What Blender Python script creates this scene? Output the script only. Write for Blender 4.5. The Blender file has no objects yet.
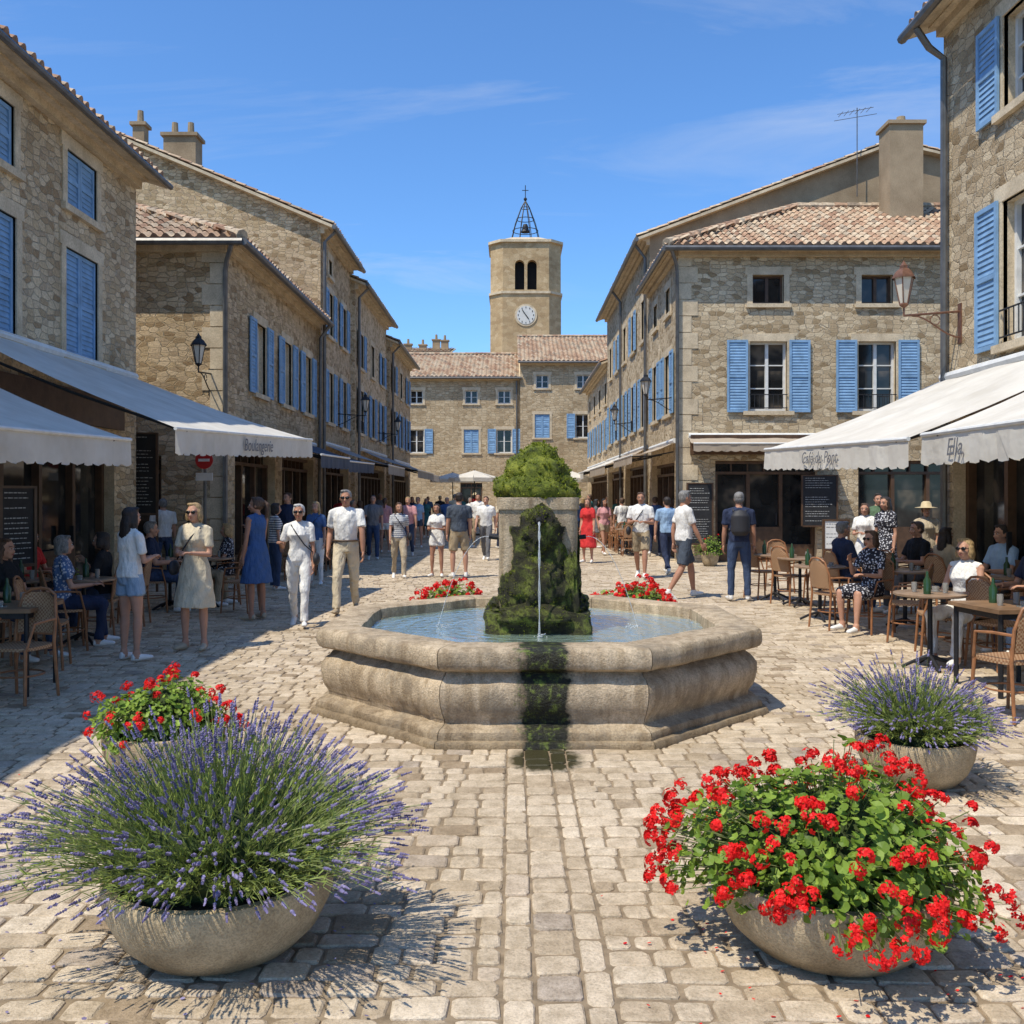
import bpy, math, random, time
import numpy as np
from mathutils import Vector, Matrix, noise
T0=time.time()
R=random.Random(11)
NP=np.random.RandomState(5)
scene=bpy.context.scene
COL=scene.collection
CAMH=1.72; FPX=940.0; HY=495.0
def W(px,fy):
    Y=CAMH*FPX/(fy-HY); return ((px-512)/FPX*Y, Y)
# ---------------------------------------------------------------- nodes
def nd(nt,t,props=None,**ins):
    n=nt.nodes.new(t)
    if props:
        for k,v in props.items(): setattr(n,k,v)
    for k,v in ins.items():
        key=k.replace('_',' ') if k not in n.inputs else k
        if k[0]=='i' and k[1:].isdigit(): key=int(k[1:])
        s=n.inputs[key]
        if isinstance(v,bpy.types.NodeSocket): nt.links.new(v,s)
        else: s.default_value=v
    return n
def ramp(nt,fac,stops,interp='LINEAR'):
    n=nt.nodes.new('ShaderNodeValToRGB'); nt.links.new(fac,n.inputs[0])
    cr=n.color_ramp; cr.interpolation=interp
    while len(cr.elements)<len(stops): cr.elements.new(.5)
    for e,(p,c) in zip(cr.elements,stops):
        e.position=p; e.color=c if len(c)==4 else (*c,1)
    return n.outputs[0]
def g(v): return (v,v,v,1)
def newmat(name):
    m=bpy.data.materials.new(name); m.use_nodes=True
    nt=m.node_tree; return m,nt,nt.nodes['Principled BSDF']
def mulc(nt,a,b,f=1.0):
    n=nt.nodes.new('ShaderNodeMix'); n.data_type='RGBA'; n.blend_type='MULTIPLY'
    n.inputs[0].default_value=f
    for s,v in ((6,a),(7,b)):
        if isinstance(v,bpy.types.NodeSocket): nt.links.new(v,n.inputs[s])
        else: n.inputs[s].default_value=v
    return n.outputs[2]
def mixc(nt,f,a,b):
    n=nt.nodes.new('ShaderNodeMix'); n.data_type='RGBA'
    for s,v in ((0,f),(6,a),(7,b)):
        if isinstance(v,bpy.types.NodeSocket): nt.links.new(v,n.inputs[s])
        else: n.inputs[s].default_value=v
    return n.outputs[2]
def math_(nt,op,a,b=None,c=None):
    n=nt.nodes.new('ShaderNodeMath'); n.operation=op
    for i,v in enumerate((a,b,c)):
        if v is None: continue
        if isinstance(v,bpy.types.NodeSocket): nt.links.new(v,n.inputs[i])
        else: n.inputs[i].default_value=v
    return n.outputs[0]
def bump(nt,bsdf,h,strength=.3,dist=.02):
    b=nd(nt,'ShaderNodeBump',Strength=strength,Distance=dist,Height=h)
    nt.links.new(b.outputs[0],bsdf.inputs['Normal'])
def objco(nt): return nd(nt,'ShaderNodeTexCoord').outputs['Object']
def noi(nt,co,scale,detail=4,rough=.55):
    return nd(nt,'ShaderNodeTexNoise',Vector=co,Scale=scale,Detail=detail,Roughness=rough)
def simple(name,col,rough=.7,var=.25,nscale=8,bs=.2,metal=0,spec=.4,bscale=40):
    m,nt,b=newmat(name); co=objco(nt)
    n=noi(nt,co,nscale).outputs[0]
    v=ramp(nt,n,[(.3,g(1-var)),(.7,g(1+var*.4))])
    nt.links.new(mulc(nt,(*col[:3],1),v),b.inputs['Base Color'])
    b.inputs['Roughness'].default_value=rough; b.inputs['Metallic'].default_value=metal
    b.inputs['Specular IOR Level'].default_value=spec
    if bs: bump(nt,b,noi(nt,co,bscale,3).outputs[0],bs,.01)
    return m
def stone_wall(name,cols,mortar,scale=5.2,zs=1.9,mask=(.012,.06),bst=.95):
    m,nt,b=newmat(name); co=objco(nt)
    wn=noi(nt,co,3.0,2).outputs['Color']
    off=nd(nt,'ShaderNodeVectorMath',{'operation':'MULTIPLY_ADD'},i0=wn,i1=(.10,.10,.05),i2=co).outputs[0]
    mp=nd(nt,'ShaderNodeMapping',Vector=off,Scale=(1,1,zs)).outputs[0]
    v=nd(nt,'ShaderNodeTexVoronoi',{'feature':'F1'},Vector=mp,Scale=scale,Randomness=.72)
    e=nd(nt,'ShaderNodeTexVoronoi',{'feature':'DISTANCE_TO_EDGE'},Vector=mp,Scale=scale,Randomness=.72).outputs['Distance']
    fn=noi(nt,co,28,5,.65).outputs[0]
    e2=math_(nt,'MULTIPLY_ADD',fn,.05,math_(nt,'SUBTRACT',e,.025))
    mk=ramp(nt,e2,[(mask[0],g(0)),(mask[1],g(1))])
    rr=nd(nt,'ShaderNodeSeparateColor',Color=v.outputs['Color']).outputs[0]
    c=ramp(nt,rr,[(i/(len(cols)-1),cc) for i,cc in enumerate(cols)])
    c=mixc(nt,mk,(*mortar[:3],1),c)
    c=mulc(nt,c,ramp(nt,fn,[(.3,g(.68)),(.7,g(1.14))]))
    big=noi(nt,co,.55,5,.65).outputs[0]
    c=mulc(nt,c,ramp(nt,big,[(.32,(.76,.73,.69)),(.62,(1.06,1.05,1.03))]))
    nt.links.new(c,b.inputs['Base Color']); b.inputs['Roughness'].default_value=.92
    b.inputs['Specular IOR Level'].default_value=.2
    h=math_(nt,'ADD',math_(nt,'MULTIPLY',mk,.7),math_(nt,'MULTIPLY',fn,.6))
    bump(nt,b,h,bst,.045)
    return m
def dressed(name,col,sc=3):
    m,nt,b=newmat(name); co=objco(nt)
    n1=noi(nt,co,sc,6,.65).outputs[0]; n2=noi(nt,co,35,5,.7).outputs[0]
    c=mulc(nt,(*col[:3],1),ramp(nt,n1,[(.3,(.68,.65,.61)),(.7,(1.1,1.09,1.07))]))
    c=mulc(nt,c,ramp(nt,n2,[(.35,g(.76)),(.62,g(1.06))]))
    nt.links.new(c,b.inputs['Base Color']); b.inputs['Roughness'].default_value=.9
    b.inputs['Specular IOR Level'].default_value=.2
    bump(nt,b,n2,.4,.012)
    return m
M={}
M['wallA']=stone_wall('limestone_rubble_warm',[(.42,.29,.165),(.68,.52,.325),(.84,.68,.46),(.54,.41,.27)],(.82,.68,.48))  # stone colour lightened and warmed to offset the shade on the left facades
M['wallB']=stone_wall('limestone_rubble_brown',[(.34,.23,.125),(.58,.43,.255),(.74,.57,.37),(.46,.335,.21)],(.72,.58,.39),5.4)  # also raised and warmed in colour, making up for shaded left facades
M['wallC']=stone_wall('limestone_rubble_pale',[(.34,.245,.14),(.58,.45,.29),(.74,.61,.42),(.48,.37,.235)],(.72,.60,.43),4.9)
M['wallF']=stone_wall('limestone_rubble_far',[(.44,.325,.195),(.57,.44,.28),(.66,.53,.35)],(.60,.48,.32),3.4)
M['ashlar']=stone_wall('tower_ashlar',[(.43,.30,.165),(.51,.37,.21),(.57,.43,.26)],(.43,.31,.185),2.4,1.6,(.0,.03),.35)
M['plaster']=dressed('weathered_render',(.38,.29,.19),1.2)
M['trim']=dressed('dressed_limestone',(.68,.565,.40))
M['blue']=simple('blue_shutter_paint',(.215,.37,.56),.6,.25,5,.15,bscale=60)
M['white']=simple('white_window_paint',(.72,.71,.67),.5,.15)
M['zinc']=simple('zinc_gutter',(.16,.155,.15),.45,.3,6,.1,.5)
M['iron']=simple('black_iron',(.025,.025,.028),.5,.3,20,.2,.3)
M['wood']=simple('dark_shop_wood',(.10,.055,.03),.5,.4,6,.2)
M['woodmid']=simple('table_wood',(.24,.14,.075),.45,.35,6,.15)
def glassm():
    m,nt,b=newmat('window_glass'); co=objco(nt)
    n=noi(nt,co,1.7,2).outputs[0]
    nt.links.new(ramp(nt,n,[(.4,(.010,.011,.012)),(.58,(.035,.034,.032)),(.72,(.14,.11,.08))]),b.inputs['Base Color'])
    b.inputs['Roughness'].default_value=.06; b.inputs['Specular IOR Level'].default_value=.5
    bump(nt,b,noi(nt,co,3,1).outputs[0],.06,.02); return m
M['glass']=glassm()
def tilem():
    m,nt,b=newmat('terracotta_canal_tiles'); co=objco(nt)
    a=nd(nt,'ShaderNodeAttribute',{'attribute_name':'rnd'}).outputs['Fac']
    c=ramp(nt,a,[(0,(.33,.19,.12)),(.3,(.46,.30,.195)),(.55,(.53,.39,.265)),(.8,(.58,.47,.34)),(1,(.27,.21,.155))])
    n=noi(nt,co,9,5,.7).outputs[0]
    c=mulc(nt,c,ramp(nt,n,[(.3,(.46,.45,.43)),(.6,(1.06,1.03,.98))]))
    nt.links.new(c,b.inputs['Base Color']); b.inputs['Roughness'].default_value=.9
    bump(nt,b,noi(nt,co,60,3).outputs[0],.3,.01); return m
M['tile']=tilem()
def wetmask(nt,co,n):
    p=nd(nt,'ShaderNodeMapping',Vector=co,Location=(-.22*1.9,-6.12*1.6,0),Scale=(1.9,1.6,0)).outputs[0]
    d=nd(nt,'ShaderNodeVectorMath',{'operation':'LENGTH'},i0=p).outputs['Value']
    return ramp(nt,math_(nt,'MULTIPLY_ADD',n,-.5,d),[(.12,g(1)),(.26,g(0))])
def pavem():
    m,nt,b=newmat('limestone_setts'); co=objco(nt)
    a=nd(nt,'ShaderNodeAttribute',{'attribute_name':'rnd'}).outputs['Fac']
    c=ramp(nt,a,[(0,(.36,.275,.185)),(.2,(.52,.42,.30)),(.5,(.61,.505,.375)),(.78,(.68,.575,.44)),(.93,(.56,.46,.35)),(1,(.44,.365,.29))])
    n=noi(nt,co,11,6,.7).outputs[0]; n2=noi(nt,co,90,4,.7).outputs[0]; big=noi(nt,co,.6,5,.65).outputs[0]
    c=mulc(nt,c,ramp(nt,n,[(.32,(.68,.65,.60)),(.60,(1.06,1.05,1.04))]))
    c=mulc(nt,c,ramp(nt,n2,[(.3,g(.68)),(.55,g(1.04))]))
    c=mulc(nt,c,ramp(nt,big,[(.35,(.78,.76,.72)),(.62,g(1.04))]))
    wk=wetmask(nt,co,n); c=mixc(nt,wk,c,(.045,.04,.018,1))
    nt.links.new(c,b.inputs['Base Color']); nt.links.new(math_(nt,'MULTIPLY_ADD',wk,-.5,.80),b.inputs['Roughness'])
    b.inputs['Specular IOR Level'].default_value=.3
    bump(nt,b,math_(nt,'ADD',n,math_(nt,'MULTIPLY',n2,.5)),.7,.016); return m
M['pave']=pavem()
M['grout']=simple('sandy_joints',(.27,.205,.135),.95,.4,14,.6,spec=.1)
def potm():
    m,nt,b=newmat('cast_stone_bowl'); co=objco(nt)
    n=noi(nt,co,5,6,.65).outputs[0]; n2=noi(nt,co,120,3,.7).outputs[0]
    z=nd(nt,'ShaderNodeSeparateXYZ',Vector=co).outputs[2]
    c=mulc(nt,(.50,.40,.265,1),ramp(nt,n,[(.3,(.58,.54,.46)),(.6,(1.08,1.06,1.0))]))
    foot_tone=ramp(nt,math_(nt,'ADD',z,math_(nt,'MULTIPLY',n,.12)),[(.05,g(.5)),(.16,g(1))])  # bowl gets darker towards its foot, with a noisy edge
    c=mulc(nt,c,foot_tone); c=mulc(nt,c,ramp(nt,n2,[(.35,g(.66)),(.6,g(1.05))]))
    nt.links.new(c,b.inputs['Base Color']); b.inputs['Roughness'].default_value=.9
    bump(nt,b,n2,.6,.01); return m
M['pot']=potm()
M['soil']=simple('soil',(.05,.035,.022),.95,.4,20,.6)
def fountm():
    m,nt,b=newmat('fountain_limestone'); co=objco(nt)
    sx=nd(nt,'ShaderNodeSeparateXYZ',Vector=co)
    n=noi(nt,co,3,7,.68).outputs[0]; n2=noi(nt,co,70,5,.75).outputs[0]; n3=noi(nt,co,9,5,.7).outputs[0]
    c=mulc(nt,(.60,.485,.345,1),ramp(nt,n,[(.3,(.60,.56,.51)),(.6,(1.1,1.08,1.04))]))
    c=mulc(nt,c,ramp(nt,n2,[(.33,g(.60)),(.58,g(1.05))]))
    mp=nd(nt,'ShaderNodeMapping',Vector=co,Scale=(9,9,1.0)).outputs[0]
    st=noi(nt,mp,1.4,4,.6).outputs[0]
    c=mulc(nt,c,ramp(nt,st,[(.38,(.64,.60,.54)),(.55,g(1))]),.85)
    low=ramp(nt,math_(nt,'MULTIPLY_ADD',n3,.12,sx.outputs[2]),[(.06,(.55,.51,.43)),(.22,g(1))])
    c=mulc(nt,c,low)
    pat=ramp(nt,noi(nt,co,2.4,7,.72).outputs[0],[(.50,g(0)),(.64,g(.65))])
    c=mixc(nt,pat,c,(.24,.195,.14,1))
    ax=math_(nt,'ABSOLUTE',math_(nt,'ADD',sx.outputs[0],math_(nt,'MULTIPLY_ADD',n3,.22,-.11)))
    wid=math_(nt,'MULTIPLY_ADD',st,.18,.045)
    k=ramp(nt,math_(nt,'SUBTRACT',ax,wid),[(.0,g(1)),(.06,g(0))])
    fr=math_(nt,'LESS_THAN',sx.outputs[1],-1.42)
    hz=math_(nt,'LESS_THAN',sx.outputs[2],.72)
    mk=math_(nt,'MULTIPLY',math_(nt,'MULTIPLY',k,fr),hz)
    al=ramp(nt,noi(nt,co,18,6,.78).outputs[0],[(.40,(.005,.005,.003)),(.53,(.022,.024,.008)),(.62,(.13,.17,.025))])
    c=mixc(nt,mk,c,al)
    nt.links.new(c,b.inputs['Base Color'])
    nt.links.new(math_(nt,'MULTIPLY_ADD',mk,-.5,.88),b.inputs['Roughness'])
    bump(nt,b,math_(nt,'ADD',n2,math_(nt,'MULTIPLY',n3,1.2)),.7,.022); return m
M['fount']=fountm()
def mossm(name,cs,rough):
    m,nt,b=newmat(name); co=objco(nt)
    n=noi(nt,co,7,5,.7).outputs[0]; n2=noi(nt,co,90,4,.8).outputs[0]
    c=ramp(nt,n,[(.36,cs[0]),(.5,cs[1]),(.62,cs[2])])
    c=mulc(nt,c,ramp(nt,n2,[(.3,g(.4)),(.65,g(1.3))]))
    nt.links.new(c,b.inputs['Base Color']); b.inputs['Roughness'].default_value=rough
    bump(nt,b,n2,1.0,.03); return m
M['moss']=mossm('moss',[(.06,.08,.010),(.17,.21,.020),(.34,.37,.045)],.95)
M['mossd']=mossm('wet_dark_moss',[(.015,.012,.006),(.055,.055,.013),(.22,.26,.035)],.6)
def waterm():
    m,nt,b=newmat('fountain_water'); co=objco(nt)
    b.inputs['Base Color'].default_value=(.42,.58,.48,1); b.inputs['Roughness'].default_value=.03
    b.inputs['Transmission Weight'].default_value=.75; b.inputs['IOR'].default_value=1.33
    d=nd(nt,'ShaderNodeVectorMath',{'operation':'LENGTH'},i0=co).outputs['Value']
    w=math_(nt,'SINE',math_(nt,'MULTIPLY',d,48))
    n=noi(nt,co,12,4,.6).outputs[0]
    bump(nt,b,math_(nt,'ADD',math_(nt,'MULTIPLY',w,.10),math_(nt,'MULTIPLY',n,1.4)),.7,.03); return m
M['water']=waterm()
m,nt,b=newmat('falling_water'); b.inputs['Base Color'].default_value=(.9,.93,.95,1); b.inputs['Roughness'].default_value=.1
b.inputs['Transmission Weight'].default_value=.6; b.inputs['IOR'].default_value=1.33; M['jet']=m
def leafm(name,c0,c1,tr=.35,rough=.5):
    m,nt,b=newmat(name)
    a=nd(nt,'ShaderNodeAttribute',{'attribute_name':'rnd'}).outputs['Fac']
    c=ramp(nt,a,[(0,c0),(1,c1)])
    nt.links.new(c,b.inputs['Base Color']); b.inputs['Roughness'].default_value=rough
    b.inputs['Specular IOR Level'].default_value=.3
    t=nd(nt,'ShaderNodeBsdfTranslucent',Color=c)
    mx=nd(nt,'ShaderNodeMixShader',Fac=tr)
    nt.links.new(b.outputs[0],mx.inputs[1]); nt.links.new(t.outputs[0],mx.inputs[2])
    nt.links.new(mx.outputs[0],nt.nodes['Material Output'].inputs[0]); return m
M['lavleaf']=leafm('lavender_leaf',(.16,.23,.05),(.42,.50,.13))
M['lavstem']=leafm('lavender_stem',(.18,.23,.08),(.36,.40,.17))
M['lavflower']=leafm('lavender_flower',(.13,.105,.22),(.40,.35,.56),.3,.8)
M['gerleaf']=leafm('geranium_leaf',(.08,.15,.012),(.32,.45,.07))
M['petal']=leafm('geranium_petal',(.60,.006,.008),(.95,.025,.02),.3,.5)
M['mosstuft']=leafm('moss_tuft',(.06,.085,.010),(.42,.47,.06),.3,.9)
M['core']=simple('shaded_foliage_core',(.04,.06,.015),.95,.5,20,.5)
def fabric(name,col,tr=.25):
    m,nt,b=newmat(name); co=objco(nt)
    n=noi(nt,co,1.6,5,.6).outputs[0]
    c=mulc(nt,(*col[:3],1),ramp(nt,n,[(.3,(.82,.80,.77)),(.65,g(1.03))]))
    nt.links.new(c,b.inputs['Base Color']); b.inputs['Roughness'].default_value=.85
    bump(nt,b,noi(nt,co,4,3).outputs[0],.35,.05)
    t=nd(nt,'ShaderNodeBsdfTranslucent',Color=c); mx=nd(nt,'ShaderNodeMixShader',Fac=tr)
    nt.links.new(b.outputs[0],mx.inputs[1]); nt.links.new(t.outputs[0],mx.inputs[2])
    nt.links.new(mx.outputs[0],nt.nodes['Material Output'].inputs[0]); return m
M['awn']=fabric('cream_awning_canvas',(.80,.76,.68))
M['awntan']=fabric('tan_awning_canvas',(.52,.43,.33))
M['awnblue']=fabric('navy_awning_canvas',(.06,.08,.12),.08)
M['awngrey']=fabric('grey_awning_canvas',(.38,.38,.38))
def wickerm():
    m,nt,b=newmat('woven_rattan'); co=objco(nt)
    mp=nd(nt,'ShaderNodeMapping',Vector=co,Scale=(60,60,60)).outputs[0]
    ck=nd(nt,'ShaderNodeTexChecker',Vector=mp,Scale=1.0).outputs['Fac']
    nt.links.new(mixc(nt,ck,(.24,.11,.05,1),(.42,.27,.15,1)),b.inputs['Base Color'])
    b.inputs['Roughness'].default_value=.55; bump(nt,b,ck,.5,.005); return m
M['wicker']=wickerm()
M['rattan']=simple('rattan_frame',(.32,.14,.06),.45,.3,15,.1)
M['marble']=simple('table_top',(.30,.20,.13),.3,.3,10,.05)
M['chalk']=simple('chalkboard',(.02,.02,.022),.7,.3,10,.1)
M['chalkw']=simple('chalk_writing',(.5,.5,.48),.9,.4,40,0)
M['signred']=simple('red_sign_enamel',(.55,.03,.03),.35,.1)
M['signwhite']=simple('white_sign_enamel',(.75,.75,.75),.35,.1)
M['lampglass']=simple('lantern_glass',(.62,.56,.46),.15,.1,6,0)
M['copper']=simple('aged_copper_lantern',(.22,.11,.07),.5,.3,20,.1,.5)
M['clock']=simple('clock_face',(.62,.60,.55),.5,.1)
M['textc']=simple('grey_lettering',(.16,.16,.17),.7,.1,8,0)
M['dark']=simple('dark_opening',(.010,.010,.012),.9,.2,8,0)
# ---------------------------------------------------------------- mesh builder
V3=Vector
class MB:
    def __init__(s): s.v=[];s.f=[];s.m=[];s.r=[]
    def add(s,vs,fs,m=0,r=.5):
        o=len(s.v); s.v.extend([tuple(v) for v in vs])
        for f in fs: s.f.append(tuple(i+o for i in f)); s.m.append(m); s.r.append(r)
    def box(s,c,d,m=0,rz=0,r=.5,rx=0):
        hx,hy,hz=d[0]/2,d[1]/2,d[2]/2
        mt=Matrix.Rotation(rz,3,'Z')@Matrix.Rotation(rx,3,'X'); c=V3(c)
        vs=[c+mt@V3((x,y,z)) for z in(-hz,hz) for x,y in((-hx,-hy),(hx,-hy),(hx,hy),(-hx,hy))]
        s.add(vs,[(3,2,1,0),(4,5,6,7),(0,1,5,4),(1,2,6,5),(2,3,7,6),(3,0,4,7)],m,r)
    def lbox(s,F,u0,u1,v0,v1,w0,w1,m=0,r=.5,tilt=0):
        P,U,N=F; Z=V3((0,0,1))
        pt=lambda u,v,w:P+U*u+Z*v+N*w
        vs=[pt(u0,v0,w0),pt(u1,v0,w0),pt(u1,v0,w1),pt(u0,v0,w1),pt(u0,v1,w0-tilt),pt(u1,v1,w0-tilt),pt(u1,v1,w1-tilt),pt(u0,v1,w1-tilt)]
        s.add(vs,[(3,2,1,0),(4,5,6,7),(0,1,5,4),(1,2,6,5),(2,3,7,6),(3,0,4,7)],m,r)
    def tube(s,pts,rad,n=8,m=0,cap=True,r=.5,flat=1.0):
        pts=[V3(p) for p in pts]; k=len(pts)
        if not isinstance(rad,(list,tuple)): rad=[rad]*k
        vs=[]; ref=None
        for i in range(k):
            t=(pts[min(i+1,k-1)]-pts[max(i-1,0)]).normalized()
            if ref is None: ref=V3((0,0,1)) if abs(t.z)<.9 else V3((1,0,0))
            a=(ref-t*ref.dot(t)).normalized(); ref=a; b_=t.cross(a)
            for j in range(n):
                th=2*math.pi*j/n; vs.append(pts[i]+(a*math.cos(th)+b_*math.sin(th)*flat)*rad[i])
        fs=[(i*n+j,i*n+(j+1)%n,(i+1)*n+(j+1)%n,(i+1)*n+j) for i in range(k-1) for j in range(n)]
        if cap: fs+= [tuple(range(n))[::-1],tuple((k-1)*n+j for j in range(n))]
        s.add(vs,fs,m,r)
    def revolve(s,c,prof,n=32,m=0,r=.5,jit=0):
        c=V3(c); vs=[]
        for (rr,z) in prof:
            for j in range(n):
                th=2*math.pi*j/n; q=rr+(NP.uniform(-jit,jit) if jit else 0)
                vs.append(c+V3((q*math.cos(th),q*math.sin(th),z)))
        k=len(prof)
        fs=[(i*n+j,i*n+(j+1)%n,(i+1)*n+(j+1)%n,(i+1)*n+j) for i in range(k-1) for j in range(n)]
        s.add(vs,fs,m,r)
    def ell(s,c,rad,m=0,n=10,k=6,r=.5,rot=None):
        c=V3(c); vs=[];
        for i in range(k+1):
            ph=math.pi*i/k
            for j in range(n):
                th=2*math.pi*j/n
                p=V3((rad[0]*math.sin(ph)*math.cos(th),rad[1]*math.sin(ph)*math.sin(th),rad[2]*math.cos(ph)))
                vs.append(c+(rot@p if rot else p))
        fs=[(i*n+j,(i+1)*n+j,(i+1)*n+(j+1)%n,i*n+(j+1)%n) for i in range(k) for j in range(n)]
        s.add(vs,fs,m,r)
    def build(s,name,mats,origin=(0,0,0),parent=None,smooth=None,loc=None):
        o=np.array(origin,dtype=float)
        v=np.array(s.v,dtype=float).reshape(-1,3)-o
        me=bpy.data.meshes.new(name); me.from_pydata(v.tolist(),[],s.f)
        me.polygons.foreach_set('material_index',s.m)
        a=me.attributes.new('rnd','FLOAT','FACE'); a.data.foreach_set('value',s.r)
        for mt in mats: me.materials.append(mt)
        if smooth:
            me.polygons.foreach_set('use_smooth',[True]*len(s.f))
            try: me.set_sharp_from_angle(angle=math.radians(smooth))
            except Exception: pass
        me.update()
        ob=bpy.data.objects.new(name,me); COL.objects.link(ob)
        if parent: ob.parent=parent; ob.location=loc or (0,0,0)
        else: ob.location=loc if loc is not None else origin
        return ob
def empty(name,loc):
    e=bpy.data.objects.new(name,None); e.location=loc; e.empty_display_size=.3; COL.objects.link(e); return e

# ================================================================ PEOPLE
def cloth(key,col,pat=None):
    k='cloth_'+key
    if k in M: return M[k]
    m,nt,b=newmat(key+'_cloth'); co=objco(nt)
    c0=(*col[:3],1)
    n=noi(nt,co,9,3).outputs[0]
    c=mulc(nt,c0,ramp(nt,n,[(.3,g(.85)),(.7,g(1.04))]))
    if pat=='stripe':
        z=nd(nt,'ShaderNodeSeparateXYZ',Vector=co).outputs[2]
        st=math_(nt,'GREATER_THAN',math_(nt,'SINE',math_(nt,'MULTIPLY',z,150)),.3)
        c=mixc(nt,st,c,(.05,.06,.12,1))
    if pat=='floral':
        v=nd(nt,'ShaderNodeTexVoronoi',Vector=co,Scale=32.0).outputs['Distance']
        c=mixc(nt,ramp(nt,v,[(.3,g(1)),(.42,g(0))]),c,(.62,.62,.66,1))
    nt.links.new(c,b.inputs['Base Color']); b.inputs['Roughness'].default_value=.85
    b.inputs['Specular IOR Level'].default_value=.2
    mp=nd(nt,'ShaderNodeMapping',Vector=co,Scale=(1,1,.45)).outputs[0]
    bump(nt,b,noi(nt,mp,16,3).outputs[0],.9,.04)
    M[k]=m; return m
def flat(key,col,rough=.6):
    if key in M: return M[key]
    M[key]=simple(key,col,rough,.12,12,.1); return M[key]
SK=[flat('skin_light',(.50,.265,.175)),flat('skin_tan',(.40,.20,.125)),flat('skin_dark',(.22,.115,.07))]
PAL=dict(white=(.76,.74,.70),cream=(.62,.53,.38),blue=(.06,.12,.27),navy=(.03,.04,.08),black=(.02,.02,.022),denim=(.30,.40,.52),
 jeans=(.05,.075,.14),khaki=(.36,.28,.18),grey=(.16,.16,.17),red=(.60,.04,.04),beige=(.46,.38,.27),floralblue=(.10,.16,.30),
 striped=(.66,.66,.64),green=(.10,.16,.09),pink=(.60,.30,.30),lblue=(.30,.44,.62),floraldark=(.03,.03,.04),teal=(.05,.18,.20),slate=(.07,.085,.11))
HAIR=dict(dark=(.025,.016,.012),brown=(.085,.045,.025),blond=(.36,.24,.11),grey=(.20,.19,.18),white=(.50,.48,.45),black=(.012,.011,.011))
def cm(n): return cloth(n,PAL[n],{'floralblue':'floral','floraldark':'floral','striped':'stripe'}.get(n))
def hm(n):
    k='hair_'+n
    if k in M: return M[k]
    m,nt,b=newmat(k); co=objco(nt); mp=nd(nt,'ShaderNodeMapping',Vector=co,Scale=(1,1,.25)).outputs[0]
    n_=noi(nt,mp,90,3,.7).outputs[0]; c=mulc(nt,(*HAIR[n],1),ramp(nt,n_,[(.35,g(.45)),(.62,g(1.35))]))
    nt.links.new(c,b.inputs['Base Color']); b.inputs['Roughness'].default_value=.6; bump(nt,b,n_,.8,.01); M[k]=m; return m
A=np.array
def nrm(v): v=A(v,dtype=float); return v/np.linalg.norm(v)
class P: pass
def loft(pts,a,b_=None,m=0,X=(1,0,0)):
    p=P(); p.k='l'; p.P=A(pts,dtype=float); n=len(pts)
    p.a=A(a if hasattr(a,'__len__') else [a]*n,dtype=float); p.b=p.a.copy() if b_ is None else A(b_ if hasattr(b_,'__len__') else [b_]*n,dtype=float)
    p.m=m; p.X=nrm(X); return p
def elp(c,r,m=0,rot=None):
    p=P(); p.k='e'; p.c=A(c,dtype=float); p.r=A(r,dtype=float); p.m=m; p.rot=rot; return p
def frame(t,X):
    x=X-t*np.dot(X,t)
    if np.linalg.norm(x)<.15:
        X=A([0,1.,0]); x=X-t*np.dot(X,t)
    x=x/np.linalg.norm(x); return x,np.cross(t,x)
def pmesh(p,vs,fs):
    o=len(vs)
    if p.k=='e':
        n,k=14,9
        vs.append(p.c+(p.rot@(p.r*A([0,0,1.])) if p.rot is not None else p.r*A([0,0,1.])))
        for i in range(1,k):
            ph=math.pi*i/k
            for j in range(n):
                th=2*math.pi*j/n; q=p.r*A([math.sin(ph)*math.cos(th),math.sin(ph)*math.sin(th),math.cos(ph)])
                vs.append(p.c+(p.rot@q if p.rot is not None else q))
        q=p.r*A([0,0,-1.]); vs.append(p.c+(p.rot@q if p.rot is not None else q))
        e=o+1+(k-1)*n
        for j in range(n):
            fs.append((o,o+1+j,o+1+(j+1)%n)); fs.append((e,e-n+(j+1)%n,e-n+j))
        for i in range(k-2):
            for j in range(n):
                a0=o+1+i*n
                fs.append((a0+j,a0+n+j,a0+n+(j+1)%n,a0+(j+1)%n))
    else:
        n=14;k=len(p.P)
        for i in range(k):
            t=nrm(p.P[min(i+1,k-1)]-p.P[max(i-1,0)]); x,y=frame(t,p.X)
            for j in range(n):
                th=2*math.pi*j/n; vs.append(p.P[i]+x*p.a[i]*math.cos(th)+y*p.b[i]*math.sin(th))
        for i in range(k-1):
            for j in range(n):
                a0=o+i*n; fs.append((a0+j,a0+(j+1)%n,a0+n+(j+1)%n,a0+n+j))
        fs.append(tuple(o+j for j in range(n))[::-1]); fs.append(tuple(o+(k-1)*n+j for j in range(n)))
def sdf(p,q):
    if p.k=='e':
        d=q-p.c
        if p.rot is not None: d=d@p.rot
        return (np.linalg.norm(d/p.r,axis=1)-1)*p.r.min()
    best=np.full(len(q),9.)
    for i in range(len(p.P)-1):
        a0=p.P[i]; s=p.P[i+1]-a0; L=np.linalg.norm(s)
        if L<1e-6: continue
        t=s/L; x,y=frame(t,p.X); d=q-a0; tt=d@t/L; tc=np.clip(tt,0,1)
        aa=p.a[i]+(p.a[i+1]-p.a[i])*tc; bb=p.b[i]+(p.b[i+1]-p.b[i])*tc
        dx=d@x; dy=d@y; rr=np.sqrt((dx/aa)**2+(dy/bb)**2)
        dr=(rr-1)*np.minimum(aa,bb); ax=np.abs(tt-tc)*L
        dd=np.where(ax>0,np.sqrt(np.maximum(dr,0)**2+ax**2),dr)
        best=np.minimum(best,dd)
    return best
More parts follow.
